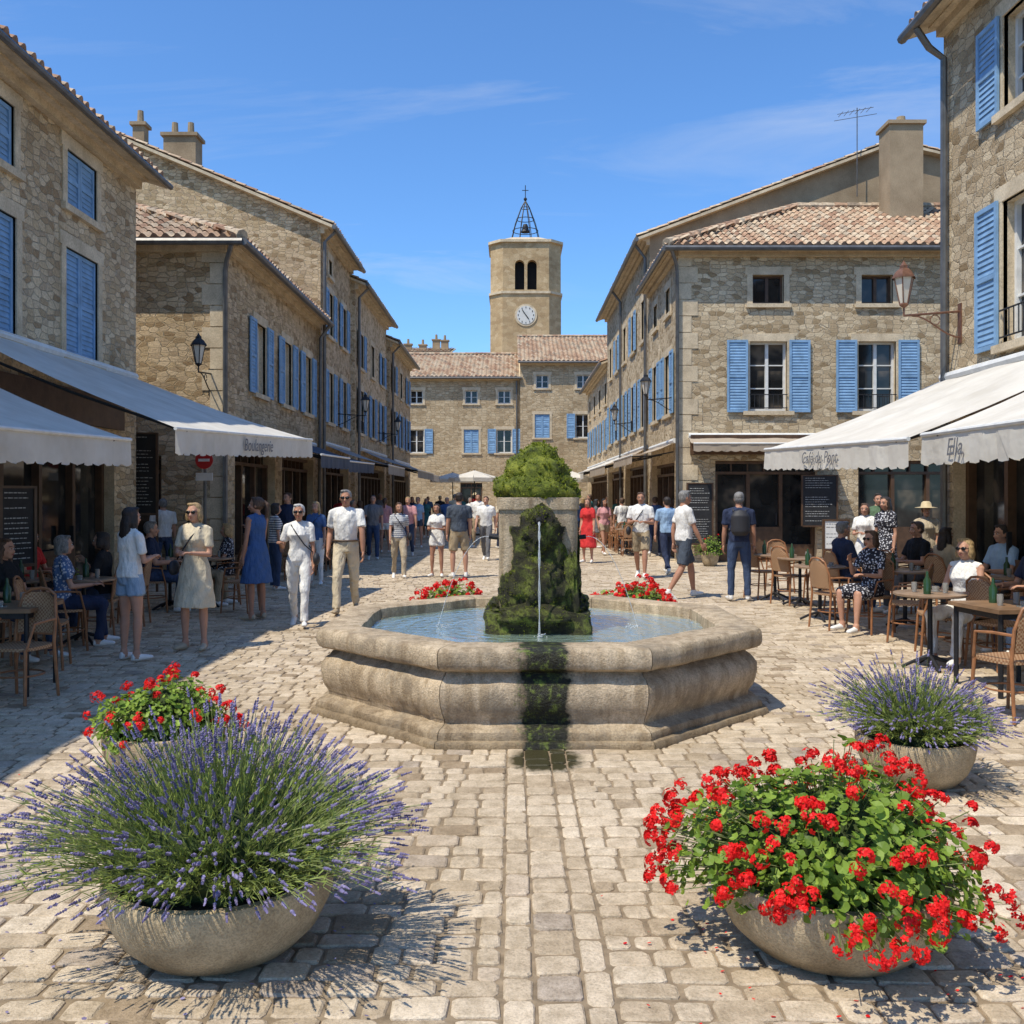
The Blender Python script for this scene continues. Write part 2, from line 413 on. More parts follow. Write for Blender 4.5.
PEOPLE=[]
def person(kind,px,fy,yaw=180,H=None,pose='stand',top='white',bot='jeans',bottype='pants',sleeve='short',hair='brown',hairst='short',skin=0,
           seat=None,hy=0,glasses=False,bag=None,hat=None,shoe='white',arms=None,lean=0.0,phase=1,pos=None,backpack=False,hem=.55,belt=False):
    fem=(kind=='woman'); 
    if H is None: H=1.66 if fem else 1.78
    x,y=pos if pos else W(px,fy)
    s=H/1.75
    prims=[]; ex=MB()
    mats=[SK[skin],cm(top),cm(bot) if bottype!='dress' else cm(top),hm(hair),flat('shoe_'+shoe,PAL.get(shoe,(.2,.1,.05)),.5),
          flat('lens_black',(.01,.01,.01),.15),flat('lip',(.36,.11,.09)),flat('leather_bag',(.10,.06,.035),.5),flat('straw_hat',(.55,.44,.26)),flat('eye_dark',(.03,.02,.02),.2),flat('white_of_eye',(.6,.57,.54),.3),flat('bag_black',(.025,.025,.03),.6)]
    SKI,TOP,BOT,HAI,SHO,LEN,LIP,BAG,HAT,EYE,WHT,BBK=range(12)
    sgn={'L':-1,'R':1}
    if pose=='sit':
        th={k:nrm((.16*sgn[k],1,-.06)) for k in 'LR'}; sh={k:nrm((.02*sgn[k],.0+.12*(1 if k=='L' else -1),-1)) for k in 'LR'}
        ft={k:nrm((.12*sgn[k],1,-.06)) for k in 'LR'}
    elif pose=='walk':
        a,b_=('L','R') if phase>0 else ('R','L')
        th={a:nrm((.03*sgn[a],.40,-1)),b_:nrm((.03*sgn[b_],-.20,-1))}
        sh={a:nrm((0,.12,-1)),b_:nrm((0,-.62,-1))}
        ft={a:nrm((.1*sgn[a],1,.05)),b_:nrm((.1*sgn[b_],.75,-.62))}
    else:
        w=.05 if fem else .09
        th={'L':nrm((-w,.02,-1)),'R':nrm((w*1.2,.06,-1))}; sh={'L':nrm((-.01,-.03,-1)),'R':nrm((.02,-.06,-1))}
        ft={k:nrm((.28*sgn[k],1,-.06)) for k in 'LR'}
    LT,LS=.43*s,.42*s
    hw=.085*s
    hipz=-.03*s
    ank={k:A([sgn[k]*hw,0,hipz])+th[k]*LT+sh[k]*LS for k in 'LR'}
    if pose=='sit': pz=(.46+.10*s)
    else: pz=.085*s-min(ank['L'][2],ank['R'][2])
    pel=A([0,0,pz])
    td=nrm((0,lean,1)); tx=A([1.,0,0]); ty=np.cross(td,tx)
    T=lambda t,yo=0:pel+td*t*s+ty*yo*s
    if fem: rings=[(-.10,.12,.095,-.01),(-.02,.168,.112,-.012),(.06,.150,.102,-.005),(.15,.118,.086,0),(.24,.125,.092,.005),(.33,.144,.122,.020),(.41,.148,.098,.0),(.47,.120,.072,-.01),(.505,.066,.052,-.015)]
    else: rings=[(-.10,.12,.10,0),(-.02,.160,.115,-.01),(.06,.155,.113,-.005),(.15,.148,.112,.008),(.24,.160,.118,.012),(.33,.180,.126,.006),(.42,.184,.108,-.005),(.475,.145,.080,-.012),(.51,.072,.058,-.015)]
    def ringsel(a0,a1,infl):
        rs=[r for r in rings if a0<=r[0]<=a1]; return loft([T(r[0],r[3]) for r in rs],[(r[1]+infl)*s for r in rs],[(r[2]+infl)*s for r in rs],X=tx)
    if bottype=='tuck':
        p=ringsel(.04,.52,.004); p.m=TOP; prims.append(p); p=ringsel(-.11,.07,.010); p.m=BOT; prims.append(p)
        ex.tube([T(.065,0)+tx*(.168*s*math.cos(a))+ty*(.126*s*math.sin(a)) for a in [i*math.pi/12 for i in range(25)]],.012*s,6,BAG)
    else:
        p=ringsel(-.03,.52,.010); p.m=TOP; prims.append(p)
        p=ringsel(-.11,.07,.002); p.m=BOT; prims.append(p)
    pp={}
    for k in 'LR':
        hip=pel+A([sgn[k]*hw,0,hipz]); kn=hip+th[k]*LT; an=kn+sh[k]*LS; pp[k]=(hip,kn,an)
        f=lambda a,b0,t:a+(b0-a)*t
        tr=[.083,.085,.070,.053] if not fem else [.082,.084,.067,.049]
        cr=[.053,.057,.048,.035,.034] if not fem else [.048,.052,.043,.031,.030]
        prims.append(loft([f(hip,kn,t) for t in(0,.3,.65,1)],[q*s for q in tr],m=SKI))
        prims.append(elp(kn,[.052*s]*3 if not fem else [.048*s]*3,SKI))
        prims.append(loft([f(kn,an,t) for t in(0,.25,.5,.85,1)],[q*s for q in cr],m=SKI))
        if bottype in('pants','tuck'):
            prims.append(loft([f(hip,kn,t) for t in(-.08,.3,.65,1)],[q*s for q in(.088,.090,.079,.066)],m=BOT))
            prims.append(elp(kn,[.066*s]*3,BOT))
            prims.append(loft([f(kn,an,t) for t in(0,.3,.6,.97)],[q*s for q in((.064,.062,.056,.056) if not fem else (.058,.056,.052,.056))],m=BOT))
        elif bottype=='shorts':
            prims.append(loft([f(hip,kn,t) for t in(-.08,.3,.6,.88)] if not fem else [f(hip,kn,t) for t in(-.08,.2,.45)],
                [q*s for q in((.090,.096,.094,.090) if not fem else(.090,.098,.100))],m=BOT))
        elif bottype=='dress' and pose=='sit':
            prims.append(loft([f(hip,kn,t) for t in(-.05,.3,.65,1.02)],[q*s for q in(.10,.105,.098,.088)],m=BOT))
        fd=ft[k]
        heel=an+A([0,0,-.035*s])-fd*.055*s
        prims.append(loft([heel,heel+fd*.06*s,heel+fd*.15*s,heel+fd*.215*s,heel+fd*.24*s],[q*s for q in(.030,.038,.040,.038,.024)],[q*s for q in(.036,.044,.034,.024,.015)],m=SHO,X=tx))
        prims.append(loft([an+A([0,0,.03*s]),an+A([0,0,-.045*s])],[.040*s,.042*s],m=SHO if not fem else SKI))
    if bottype=='dress' and pose!='sit':
        kc=(pp['L'][1]+pp['R'][1])/2; L=hem
        c0=T(.12); hz=pel[2]-L*s
        mid=A([kc[0]*.5,kc[1]*.6,hz]); m2=(c0+mid)/2
        prims.append(loft([c0,T(-.02),A([m2[0],m2[1],pel[2]-L*s*.5]),mid],[.122*s,.180*s,.215*s,.25*s],[.090*s,.130*s,.165*s,.20*s],m=TOP,X=tx))
    defarms={'stand':(( -.12,.02,-1),(-.05,.22,-1),(.12,.02,-1),(.05,.22,-1)),
      'walk':((-.14,-.28*phase,-1),(-.05,.05,-1),(.14,.28*phase,-1),(.05,.5,-1)),
      'sit':((-.22,.35,-1),(.25,1,.08),(.22,.30,-1),(-.3,1,.05))}
    ar=arms or defarms[pose]
    if isinstance(ar,str):
        ar={'bagR':((-.12,.05,-1),(-.05,.25,-1),(.25,-.1,-1),(.0,.9,.25)),
            'hold':((-.16,.15,-1),(.5,.8,.1),(.16,.15,-1),(-.5,.8,.15)),
            'pocket':((-.3,-.18,-1),(.25,.35,-1),(.3,-.18,-1),(-.25,.35,-1)),
            'phone':((-.12,.05,-1),(-.05,.2,-1),(.15,.25,-1),(-.3,.8,.6)),
            'cup':((-.22,.35,-1),(.25,1,.1),(.25,.45,-1),(-.35,.6,.8)),
            'point':((-.15,.0,-1),(-.02,.2,-1),(.3,.9,-.4),(.1,1,.1))}[ar]
    sw=(.158 if fem else .190)*s
    for k,(ud,fd) in zip('LR',((ar[0],ar[1]),(ar[2],ar[3]))):
        ud=nrm(ud); fd=nrm(fd); sg=sgn[k]
        sp=T(.435)+tx*sg*sw; el=sp+ud*.285*s; wr=el+fd*.25*s
        f=lambda a,b0,t:a+(b0-a)*t
        ua=[.048,.046,.041,.036] if not fem else [.040,.037,.033,.029]
        fa=[.037,.040,.033,.025] if not fem else [.030,.032,.026,.020]
        prims.append(loft([f(sp,el,t) for t in(0,.35,.7,1)],[q*s for q in ua],m=SKI)); prims.append(elp(el,[ua[3]*s*1.02]*3,SKI))
        prims.append(loft([f(el,wr,t) for t in(0,.3,.65,1.04)],[q*s for q in fa],m=SKI))
        if sleeve!='none':
            prims.append(elp(sp,[(.060 if not fem else .050)*s]*3,TOP))
            if sleeve=='short': prims.append(loft([f(sp,el,t) for t in(-.05,.3,.68)],[q*s for q in((.060,.060,.062) if not fem else(.050,.050,.052))],m=TOP))
            else:
                prims.append(loft([f(sp,el,t) for t in(-.05,.5,1)],[.060*s,.056*s,.05*s],m=TOP)); prims.append(elp(el,[.05*s]*3,TOP))
                e2=.95 if sleeve=='long' else .3
                prims.append(loft([f(el,wr,t) for t in(0,e2*.5,e2)],[.049*s,.046*s,.042*s],m=TOP))
        else: prims.append(elp(sp,[.045*s]*3,SKI)); 
        prims.append(loft([T(.50,-.01),sp+td*.02*s],[.042*s,.040*s],m=TOP))
        pn=A([-sg,0.15,0.]); pn=nrm(pn-fd*np.dot(pn,fd)); lat=np.cross(fd,pn)*sg
        if lat[1]<0 and abs(fd[2])>.6: lat=-lat
        if abs(fd[2])<=.6:
            pn=nrm(A([0,0,-1.])-fd*np.dot([0,0,-1.],fd)); lat=nrm(np.cross(pn,fd)); lat=lat if lat[0]*sg<0 else -lat
        h0=wr; hsz=s*(1.0 if not fem else .9)
        vs=[];fs=[]; pmesh(loft([h0-fd*.01,h0+fd*.03*hsz,h0+fd*.07*hsz,h0+fd*.092*hsz],[.024*hsz,.036*hsz,.041*hsz,.038*hsz],[.019*hsz,.016*hsz,.014*hsz,.011*hsz],X=lat),vs,fs)
        ex.add(vs,fs,SKI)
        for i,(of,ln) in enumerate(((.030,.066),(.010,.076),(-.010,.071),(-.029,.055))):
            b0=h0+fd*.085*hsz+lat*of*hsz; c1=.25+.1*i
            d1=nrm(fd+pn*c1); d2=nrm(fd+pn*(c1+.75))
            b1=b0+d1*ln*.5*hsz; b2=b1+d2*ln*.5*hsz
            ex.tube([b0,b1,b2],[.0092*hsz,.0086*hsz,.0065*hsz],6,SKI)
        b0=h0+fd*.025*hsz+lat*.028*hsz; b1=b0+nrm(fd*.7+lat*.75+pn*.3)*.04*hsz; b2=b1+nrm(fd+lat*.2+pn*.4)*.03*hsz
        ex.tube([b0,b1,b2],[.012*hsz,.0105*hsz,.008*hsz],6,SKI)
    nb=T(.49,-.012); hc=nb+A([0,.035+lean*.05,.146])*s*1.0
    ya=math.radians(hy); Rh=A([[math.cos(ya),-math.sin(ya),0],[math.sin(ya),math.cos(ya),0],[0,0,1]])
    hs=.96*s
    Hd=lambda x,y_,z:hc+Rh@(A([x,y_,z])*hs)
    prims.append(loft([nb-td*.03*s,nb+td*.03*s,hc+A([0,-.012,-.04])*s],[.060*s,.052*s,.052*s] if not fem else[.052*s,.042*s,.043*s],m=SKI))
    rs=lambda a:[q*hs for q in a]
    prims.append(elp(Hd(0,-.008,.035),rs((.076,.094,.085)),SKI,Rh))
    prims.append(elp(Hd(0,.022,-.025),rs((.060,.068,.082)),SKI,Rh))
    prims.append(elp(Hd(0,.058,-.082),rs((.026,.024,.022)),SKI,Rh))
    prims.append(loft([Hd(0,.080,.022),Hd(0,.094,-.005),Hd(0,.108,-.024),Hd(0,.088,-.034)],rs((.008,.011,.015,.014)),m=SKI))
    for sg in(-1,1):
        prims.append(elp(Hd(sg*.077,-.004,-.002),rs((.011,.020,.030)),SKI,Rh))
        prims.append(elp(Hd(sg*.036,.068,-.022),rs((.022,.018,.020)),SKI,Rh))
        prims.append(elp(Hd(sg*.03,.080,.035),rs((.024,.012,.008)),SKI,Rh))
        if not glasses:
            ex.ell(Hd(sg*.030,.083,.012),rs((.014,.008,.0085)),WHT,8,6); ex.ell(Hd(sg*.030,.0885,.012),rs((.0075,.005,.0078)),EYE,8,6)
            ex.tube([Hd(sg*.014,.094,.034),Hd(sg*.032,.094,.040),Hd(sg*.050,.080,.034)],.004*s,5,HAI)
        else:
            ex.ell(Hd(sg*.033,.092,.014),rs((.028,.008,.021)),LEN,10,6); ex.tube([Hd(sg*.058,.086,.018),Hd(sg*.082,.0,.014)],.0035*s,5,LEN)
    if glasses: ex.tube([Hd(-.01,.099,.018),Hd(.01,.099,.018)],.004*s,5,LEN)
    ex.ell(Hd(0,.090,-.055),rs((.023,.007,.0065)),LIP,8,6)
    if hairst!='bald':
        prims.append(elp(Hd(0,-.026,.054),rs((.085,.096,.080)),HAI,Rh))
        prims.append(elp(Hd(0,-.050,.005),rs((.079,.066,.070)),HAI,Rh))
        prims.append(elp(Hd(.02,.035,.108),rs((.055,.040,.022)),HAI,Rh))
        if fem or hairst!='short':
            for sg in(-1,1): prims.append(elp(Hd(sg*.066,-.015,.015),rs((.022,.050,.060)),HAI,Rh))
        else:
            for sg in(-1,1): prims.append(elp(Hd(sg*.070,-.012,.035),rs((.014,.045,.035)),HAI,Rh))
    if hairst=='long':
        prims.append(loft([Hd(0,-.06,.03),Hd(0,-.085,-.06),Hd(0,-.095,-.16),Hd(0,-.10,-.27)],rs((.070,.082,.082,.05)),rs((.04,.045,.04,.025)),m=HAI))
        for sg in(-1,1): prims.append(loft([Hd(sg*.070,-.01,.03),Hd(sg*.082,-.015,-.06),Hd(sg*.082,-.01,-.15)],rs((.022,.026,.018)),rs((.04,.04,.03)),m=HAI))
    if hairst=='bob':
        prims.append(loft([Hd(0,-.05,.03),Hd(0,-.06,-.05),Hd(0,-.06,-.11)],rs((.078,.090,.078)),rs((.05,.055,.045)),m=HAI))
        for sg in(-1,1): prims.append(loft([Hd(sg*.072,.0,.04),Hd(sg*.084,-.0,-.04),Hd(sg*.078,.005,-.09)],rs((.018,.024,.016)),rs((.045,.045,.035)),m=HAI))
    if hairst=='pony':
        prims.append(elp(Hd(0,-.125,.05),rs((.03,.03,.03)),HAI))
        prims.append(loft([Hd(0,-.12,.06),Hd(0,-.160,.02),Hd(0,-.160,-.08),Hd(0,-.140,-.20)],rs((.022,.036,.036,.012)),m=HAI))
    if hairst=='bun': prims.append(elp(Hd(0,-.10,.10),rs((.045,.045,.04)),HAI))
    if hat:
        ex.revolve(Hd(0,-.01,.075),[(.0,.10*s),(.05*s,.098*s),(.082*s,.07*s),(.094*s,.0),(.19*s,-.015*s),(.19*s,-.02*s),(.09*s,-.01*s)],20,HAT)
    if bag:
        sd=1 if bag=='R' else -1
        h=T(.0)+tx*sd*.24*s+ty*.04*s
        c=BBK
        prs=[T(.47)+tx*(-sd)*.10*s+ty*.05*s,T(.36)+tx*(-sd)*.02*s+ty*.150*s,T(.2)+tx*sd*.09*s+ty*.135*s,T(.10)+tx*sd*.19*s+ty*.06*s]
        ex.tube(prs,.009*s,6,c); 
        prs=[T(.47)+tx*(-sd)*.10*s-ty*.05*s,T(.36)+tx*(-sd)*.02*s-ty*.14*s,T(.2)+tx*sd*.1*s-ty*.14*s,T(.10)+tx*sd*.19*s-ty*.05*s]
        ex.tube(prs,.009*s,6,c)
        ex.ell(h,(.05*s,.11*s,.09*s),c,12,8)
    if backpack:
        prims.append(loft([T(.08,-.19),T(.14,-.20),T(.38,-.20),T(.46,-.17)],rs((.11,.15,.15,.10)),rs((.05,.085,.08,.05)),m=BBK,X=tx))
        for sg in(-1,1): ex.tube([T(.45)+tx*sg*.09*s-ty*.10*s,T(.50)+tx*sg*.10*s,T(.42)+tx*sg*.11*s+ty*.12*s,T(.25)+tx*sg*.13*s+ty*.12*s,T(.15)+tx*sg*.15*s-ty*.05*s],.018*s,6,BBK)
    vs=[];fs=[]
    for p in prims: pmesh(p,vs,fs)
    me=bpy.data.meshes.new('tmp'); me.from_pydata([tuple(v) for v in vs],[],fs)
    ob=bpy.data.objects.new('tmp',me); COL.objects.link(ob)
    vox=.010 if y<14.5 else (.0145 if y<21 else .022)
    md=ob.modifiers.new('r','REMESH'); md.mode='VOXEL'; md.voxel_size=vox
    sm=ob.modifiers.new('s','SMOOTH'); sm.factor=.5; sm.iterations=2 if y<21 else 1
    PEOPLE.append((kind,ob,prims,ex,mats,(x,y,0),math.radians(yaw)))
def finish_people():
    bpy.context.view_layer.update()
    dg=bpy.context.evaluated_depsgraph_get()
    for kind,ob,prims,ex,mats,loc,yaw in PEOPLE:
        ev=ob.evaluated_get(dg); me=ev.to_mesh()
        n=len(me.vertices); co=np.empty(n*3,dtype=np.float32); me.vertices.foreach_get('co',co); co=co.reshape(-1,3).astype(float)
        nf=len(me.polygons); cen=np.empty(nf*3,dtype=np.float32); me.polygons.foreach_get('center',cen); cen=cen.reshape(-1,3).astype(float)
        no=np.empty(n*3,dtype=np.float32); me.vertices.foreach_get('normal',no); no=no.reshape(-1,3)
        lt=np.empty(nf,dtype=np.int32); me.polygons.foreach_get('loop_total',lt)
        li=np.empty(len(me.loops),dtype=np.int32); me.loops.foreach_get('vertex_index',li)
        ev.to_mesh_clear()
        D=np.array([sdf(p,cen) for p in prims]); mi=np.array([p.m for p in prims])[D.argmin(0)]
        ph=loc[0]*3+loc[1]
        vm=np.zeros(n); 
        vfm=np.repeat((mi==1)|(mi==2),lt); np.maximum.at(vm,li,vfm.astype(float))
        f=np.sin(co[:,0]*34+ph+2.5*np.sin(co[:,2]*9+ph))*np.sin(co[:,2]*14+co[:,1]*30+ph)*.006+np.sin(co[:,0]*17+co[:,1]*23+ph)*.005
        co=co+no*(f*vm)[:,None]
        faces=[];k=0
        lil=li.tolist()
        for c in lt.tolist(): faces.append(tuple(lil[k:k+c])); k+=c
        faces+= [tuple(i+n for i in f_) for f_ in ex.f]
        allv=co.tolist()+[tuple(map(float,v)) for v in ex.v]
        m2=bpy.data.meshes.new(kind); m2.from_pydata(allv,[],faces)
        m2.polygons.foreach_set('material_index',mi.tolist()+ex.m); m2.polygons.foreach_set('use_smooth',[True]*len(faces))
        for mt in mats: m2.materials.append(mt)
        m2.update()
        o2=bpy.data.objects.new(kind,m2); o2.location=loc; o2.rotation_euler=(0,0,yaw); COL.objects.link(o2)
    for t in PEOPLE:
        me=t[1].data; bpy.data.objects.remove(t[1]); bpy.data.meshes.remove(me)
person('woman',130,661,yaw=-35,H=1.62,top='white',bot='denim',bottype='shorts',hair='dark',hairst='long',shoe='white',arms='hold')
person('woman',195,650,yaw=172,H=1.66,top='cream',bottype='dress',sleeve='short',hair='blond',hairst='bob',glasses=True,arms='hold',bag='R',hem=.46,shoe='beige')
person('woman',257,620,yaw=60,H=1.72,top='blue',bottype='dress',sleeve='none',hair='brown',hairst='pony',arms='phone',hem=.44,hy=40,shoe='beige',skin=1)
person('woman',299,626,yaw=186,H=1.66,pose='walk',top='white',bot='white',bottype='pants',hair='white',hairst='short',glasses=True,arms='bagR',bag='L',skin=1)
person('man',346,613,yaw=183,H=1.86,pose='walk',phase=-1,top='white',bot='cream',bottype='tuck',hair='grey',hairst='short',glasses=True,sleeve='short',skin=1,shoe='khaki')
person('woman',399,578,yaw=190,H=1.62,pose='walk',top='striped',bot='beige',bottype='pants',hair='brown',hairst='long',bag='L')
person('woman',437,577,yaw=170,H=1.56,pose='stand',top='white',bot='white',bottype='shorts',hair='dark',hairst='bob',arms='hold',skin=1)
person('man',459,578,yaw=10,H=1.80,pose='stand',top='slate',bot='khaki',bottype='shorts',hair='dark',sleeve='short')
person('man',486,560,yaw=170,H=1.75,pose='walk',top='white',bot='grey',hair='brown')
person('woman',588,563,yaw=150,H=1.66,top='red',bottype='dress',hair='brown',hairst='long')
person('man',641,578,yaw=165,H=1.84,pose='walk',top='white',bot='khaki',bottype='shorts',hair='brown',arms='hold',bag='R',skin=1)
person('man',667,574,yaw=15,H=1.74,pose='walk',top='lblue',bot='navy',bottype='pants',hair='dark',phase=-1)
person('man',684,598,yaw=-75,H=1.86,pose='walk',top='white',bot='slate',bottype='shorts',hair='grey',sleeve='short',skin=1)
person('man',739,601,yaw=-8,H=1.80,pose='stand',top='navy',bot='jeans',bottype='pants',hair='grey',backpack=True,sleeve='short',shoe='white',skin=1)
person('man',163,583,yaw=30,H=1.68,top='white',bot='jeans',hair='grey')
person('woman',275,590,yaw=-60,H=1.6,top='striped',bot='jeans',hair='dark',hairst='bob')
person('man',288,577,yaw=160,H=1.8,top='navy',bot='khaki',hair='brown')
person('woman',316,585,yaw=170,H=1.62,top='blue',bot='white',hair='blond',hairst='long',bag='R')
person('man',373,560,yaw=190,H=1.78,pose='walk',top='grey',bot='jeans',hair='dark')
person('woman',385,553,yaw=0,H=1.66,top='pink',bot='white',bottype='shorts',hair='brown',hairst='pony')
crowd=[(418,548),(426,538),(447,545),(470,541),(478,548),(503,549),(515,537),(528,541),(556,540),(566,547),(574,538),(596,548),(604,555),(622,552),(655,556),(408,556),(360,552),(342,560),(676,560),(548,533),(583,533),(440,532),(617,535),(462,530),
 (412,540),(455,538),(538,539),(590,541),(608,531),(380,541),(352,555),(646,550),(428,530),(475,529),(575,550)]
tops=['white','black','grey','navy','red','striped','beige','lblue','white','green','teal','pink','white','cream','blue']; bots=['jeans','khaki','black','white','slate','navy']
for i,(cx,cy) in enumerate(crowd):
    f=R.random()<.5
    person('woman' if f else 'man',cx,cy,yaw=R.choice([0,180,160,200,90,-90,20,-20,175]),H=(1.64 if f else 1.77)+R.uniform(-.08,.06),pose=R.choice(['walk','stand','walk']),
        top=R.choice(tops),bot=R.choice(bots),bottype=R.choice(['pants','shorts','pants','dress' if f else 'shorts']),hair=R.choice(['dark','brown','blond','grey','black']),
        hairst=R.choice(['long','bob','pony']) if f else 'short',skin=R.choice([0,0,1]),phase=R.choice([1,-1]),hem=.42,hat=R.random()<.08)
person('woman',865,592,yaw=150,H=1.6,top='white',bottype='dress',hair='brown',hairst='bob',arms='hold')
person('woman',886,598,yaw=120,H=1.72,top='floraldark',bottype='dress',hair='dark',hairst='long')
person('woman',926,600,yaw=170,H=1.6,top='beige',bot='black',hair='brown',hairst='short',hat=True)
person('man',878,585,yaw=170,H=1.78,top='green',bot='khaki',hair='dark',arms='hold')
SITS=[]
def sitter(kind,px,fy,yaw,**k):
    x,y=W(px,fy); H=k.pop('H',1.66 if kind=='woman' else 1.78)
    person(kind,0,0,pos=(x,y),yaw=yaw,H=H,pose='sit',**k); SITS.append((x,y,yaw))
sitter('woman',62,650,-60,top='floralblue',bot='navy',bottype='pants',hair='grey',hairst='bob')
sitter('woman',103,637,100,top='black',bot='jeans',bottype='pants',hair='dark',hairst='bob',arms='cup')
sitter('woman',4,662,-100,top='black',bot='jeans',hair='brown',hairst='long')
sitter('woman',228,604,110,top='floraldark',bottype='dress',hair='blond',hairst='bob')
sitter('man',192,606,-80,top='grey',bot='khaki',hair='dark')
sitter('man',150,612,-70,top='navy',bot='jeans',hair='grey')
sitter('woman',30,625,-100,top='red',bot='black',hair='dark',hairst='bob')
sitter('woman',872,632,118,top='floraldark',bottype='dress',hair='brown',hairst='bob',glasses=True,arms='cup')
sitter('woman',966,662,125,top='white',bot='white',bottype='pants',hair='blond',hairst='bob',glasses=True,sleeve='none')
sitter('man',842,612,-80,top='navy',bot='jeans',hair='grey')
sitter('man',918,612,100,top='black',bot='grey',hair='brown')
sitter('woman',945,620,-70,top='beige',bot='jeans',hair='dark',hairst='long')
sitter('man',1003,628,100,top='lblue',bot='grey',hair='dark')
sitter('woman',985,608,-90,top='black',bot='jeans',hair='blond',hairst='bob')
sitter('man',1040,655,100,top='navy',bot='jeans',hair='brown')
finish_people()
print('people',time.time()-T0)

# ================================================================ GROUND
me=bpy.data.meshes.new('ground'); s=260
me.from_pydata([(-s,-60,-.011),(s,-60,-.011),(s,460,-.011),(-s,460,-.011)],[],[(0,1,2,3)]); me.materials.append(M['grout'])
gob=bpy.data.objects.new('ground',me); COL.objects.link(gob)
def setts():
    vs=[];fs=[];rn=[]
    def stone(x0,x1,y0,y1,fine,wv):
        j=.010
        y0+=wv; y1+=wv
        c=[(x0+R.uniform(-j,j)*.5,y0+R.uniform(-j,j)),(x1+R.uniform(-j,j)*.5,y0+R.uniform(-j,j)),(x1+R.uniform(-j,j)*.5,y1+R.uniform(-j,j)),(x0+R.uniform(-j,j)*.5,y1+R.uniform(-j,j))]
        zz=R.uniform(-.005,.003); tx=R.uniform(-.035,.035); ty=R.uniform(-.035,.035); cx=(x0+x1)/2; cy=(y0+y1)/2
        r=min(1,max(0,R.gauss(.5,.27))); o=len(vs)
        Z=lambda x,y,d: zz+tx*(x-cx)+ty*(y-cy)-d
        if fine:
            out=[]; k=.017
            for i in range(4):
                p=c[i]; a=c[i-1]; b_=c[(i+1)%4]
                for q in(a,b_):
                    L=math.hypot(q[0]-p[0],q[1]-p[1]); t=k*R.uniform(.4,1.5)/L; out.append((p[0]+(q[0]-p[0])*t,p[1]+(q[1]-p[1])*t))
            n=8
            for ins,d in((.0,.018),(.004,.0055),(.014,.0)):
                for (x,y) in out:
                    L=math.hypot(x-cx,y-cy); t=1-ins/L
                    X=cx+(x-cx)*t; Y=cy+(y-cy)*t; vs.append((X,Y,Z(X,Y,d)))
            for k_ in range(2):
                for i in range(n): fs.append((o+k_*n+i,o+k_*n+(i+1)%n,o+(k_+1)*n+(i+1)%n,o+(k_+1)*n+i)); rn.append(r)
            fs.append(tuple(o+2*n+i for i in range(n))); rn.append(r)
        else:
            for ins,d in((.0,.013),(.010,.0)):
                for (x,y) in c:
                    L=math.hypot(x-cx,y-cy); t=1-ins/L; X=cx+(x-cx)*t; Y=cy+(y-cy)*t; vs.append((X,Y,Z(X,Y,d)))
            for i in range(4): fs.append((o+i,o+(i+1)%4,o+4+(i+1)%4,o+4+i)); rn.append(r)
            fs.append((o+4,o+5,o+6,o+7)); rn.append(r)
    gap=.009
    y=1.2
    while y<62:
        sc=(1 if y<24 else 1.5)
        h=R.uniform(.10,.155)*sc; fine=y<11
        for (xa,xb) in((-7.4,-.03),(.36,7.4)):
            x=xa+ (R.uniform(0,.2) if xa<0 else 0)
            while x<xb-.05:
                w=R.uniform(.10,.24)*sc
                x1=min(x+w,xb); 
                if xb-x1<.08: x1=xb
                stone(x,x1-gap,y,y+h-gap,fine,.016*math.sin(x*1.3+y*.8)); x=x1
        y+=h
    for (xa,xb,l0,l1) in((-.03,.085,.14,.28),(.085,.255,.13,.22),(.255,.36,.14,.28)):
        y=1.2
        while y<62:
            l=R.uniform(l0,l1); stone(xa,xb-gap,y,y+l-gap,y<11,0); y+=l
    me=bpy.data.meshes.new('paving_stones'); me.from_pydata(vs,[],fs)
    a=me.attributes.new('rnd','FLOAT','FACE'); a.data.foreach_set('value',rn); me.materials.append(M['pave'])
    ob=bpy.data.objects.new('paving_stones',me); COL.objects.link(ob)
setts()
print('setts',time.time()-T0)

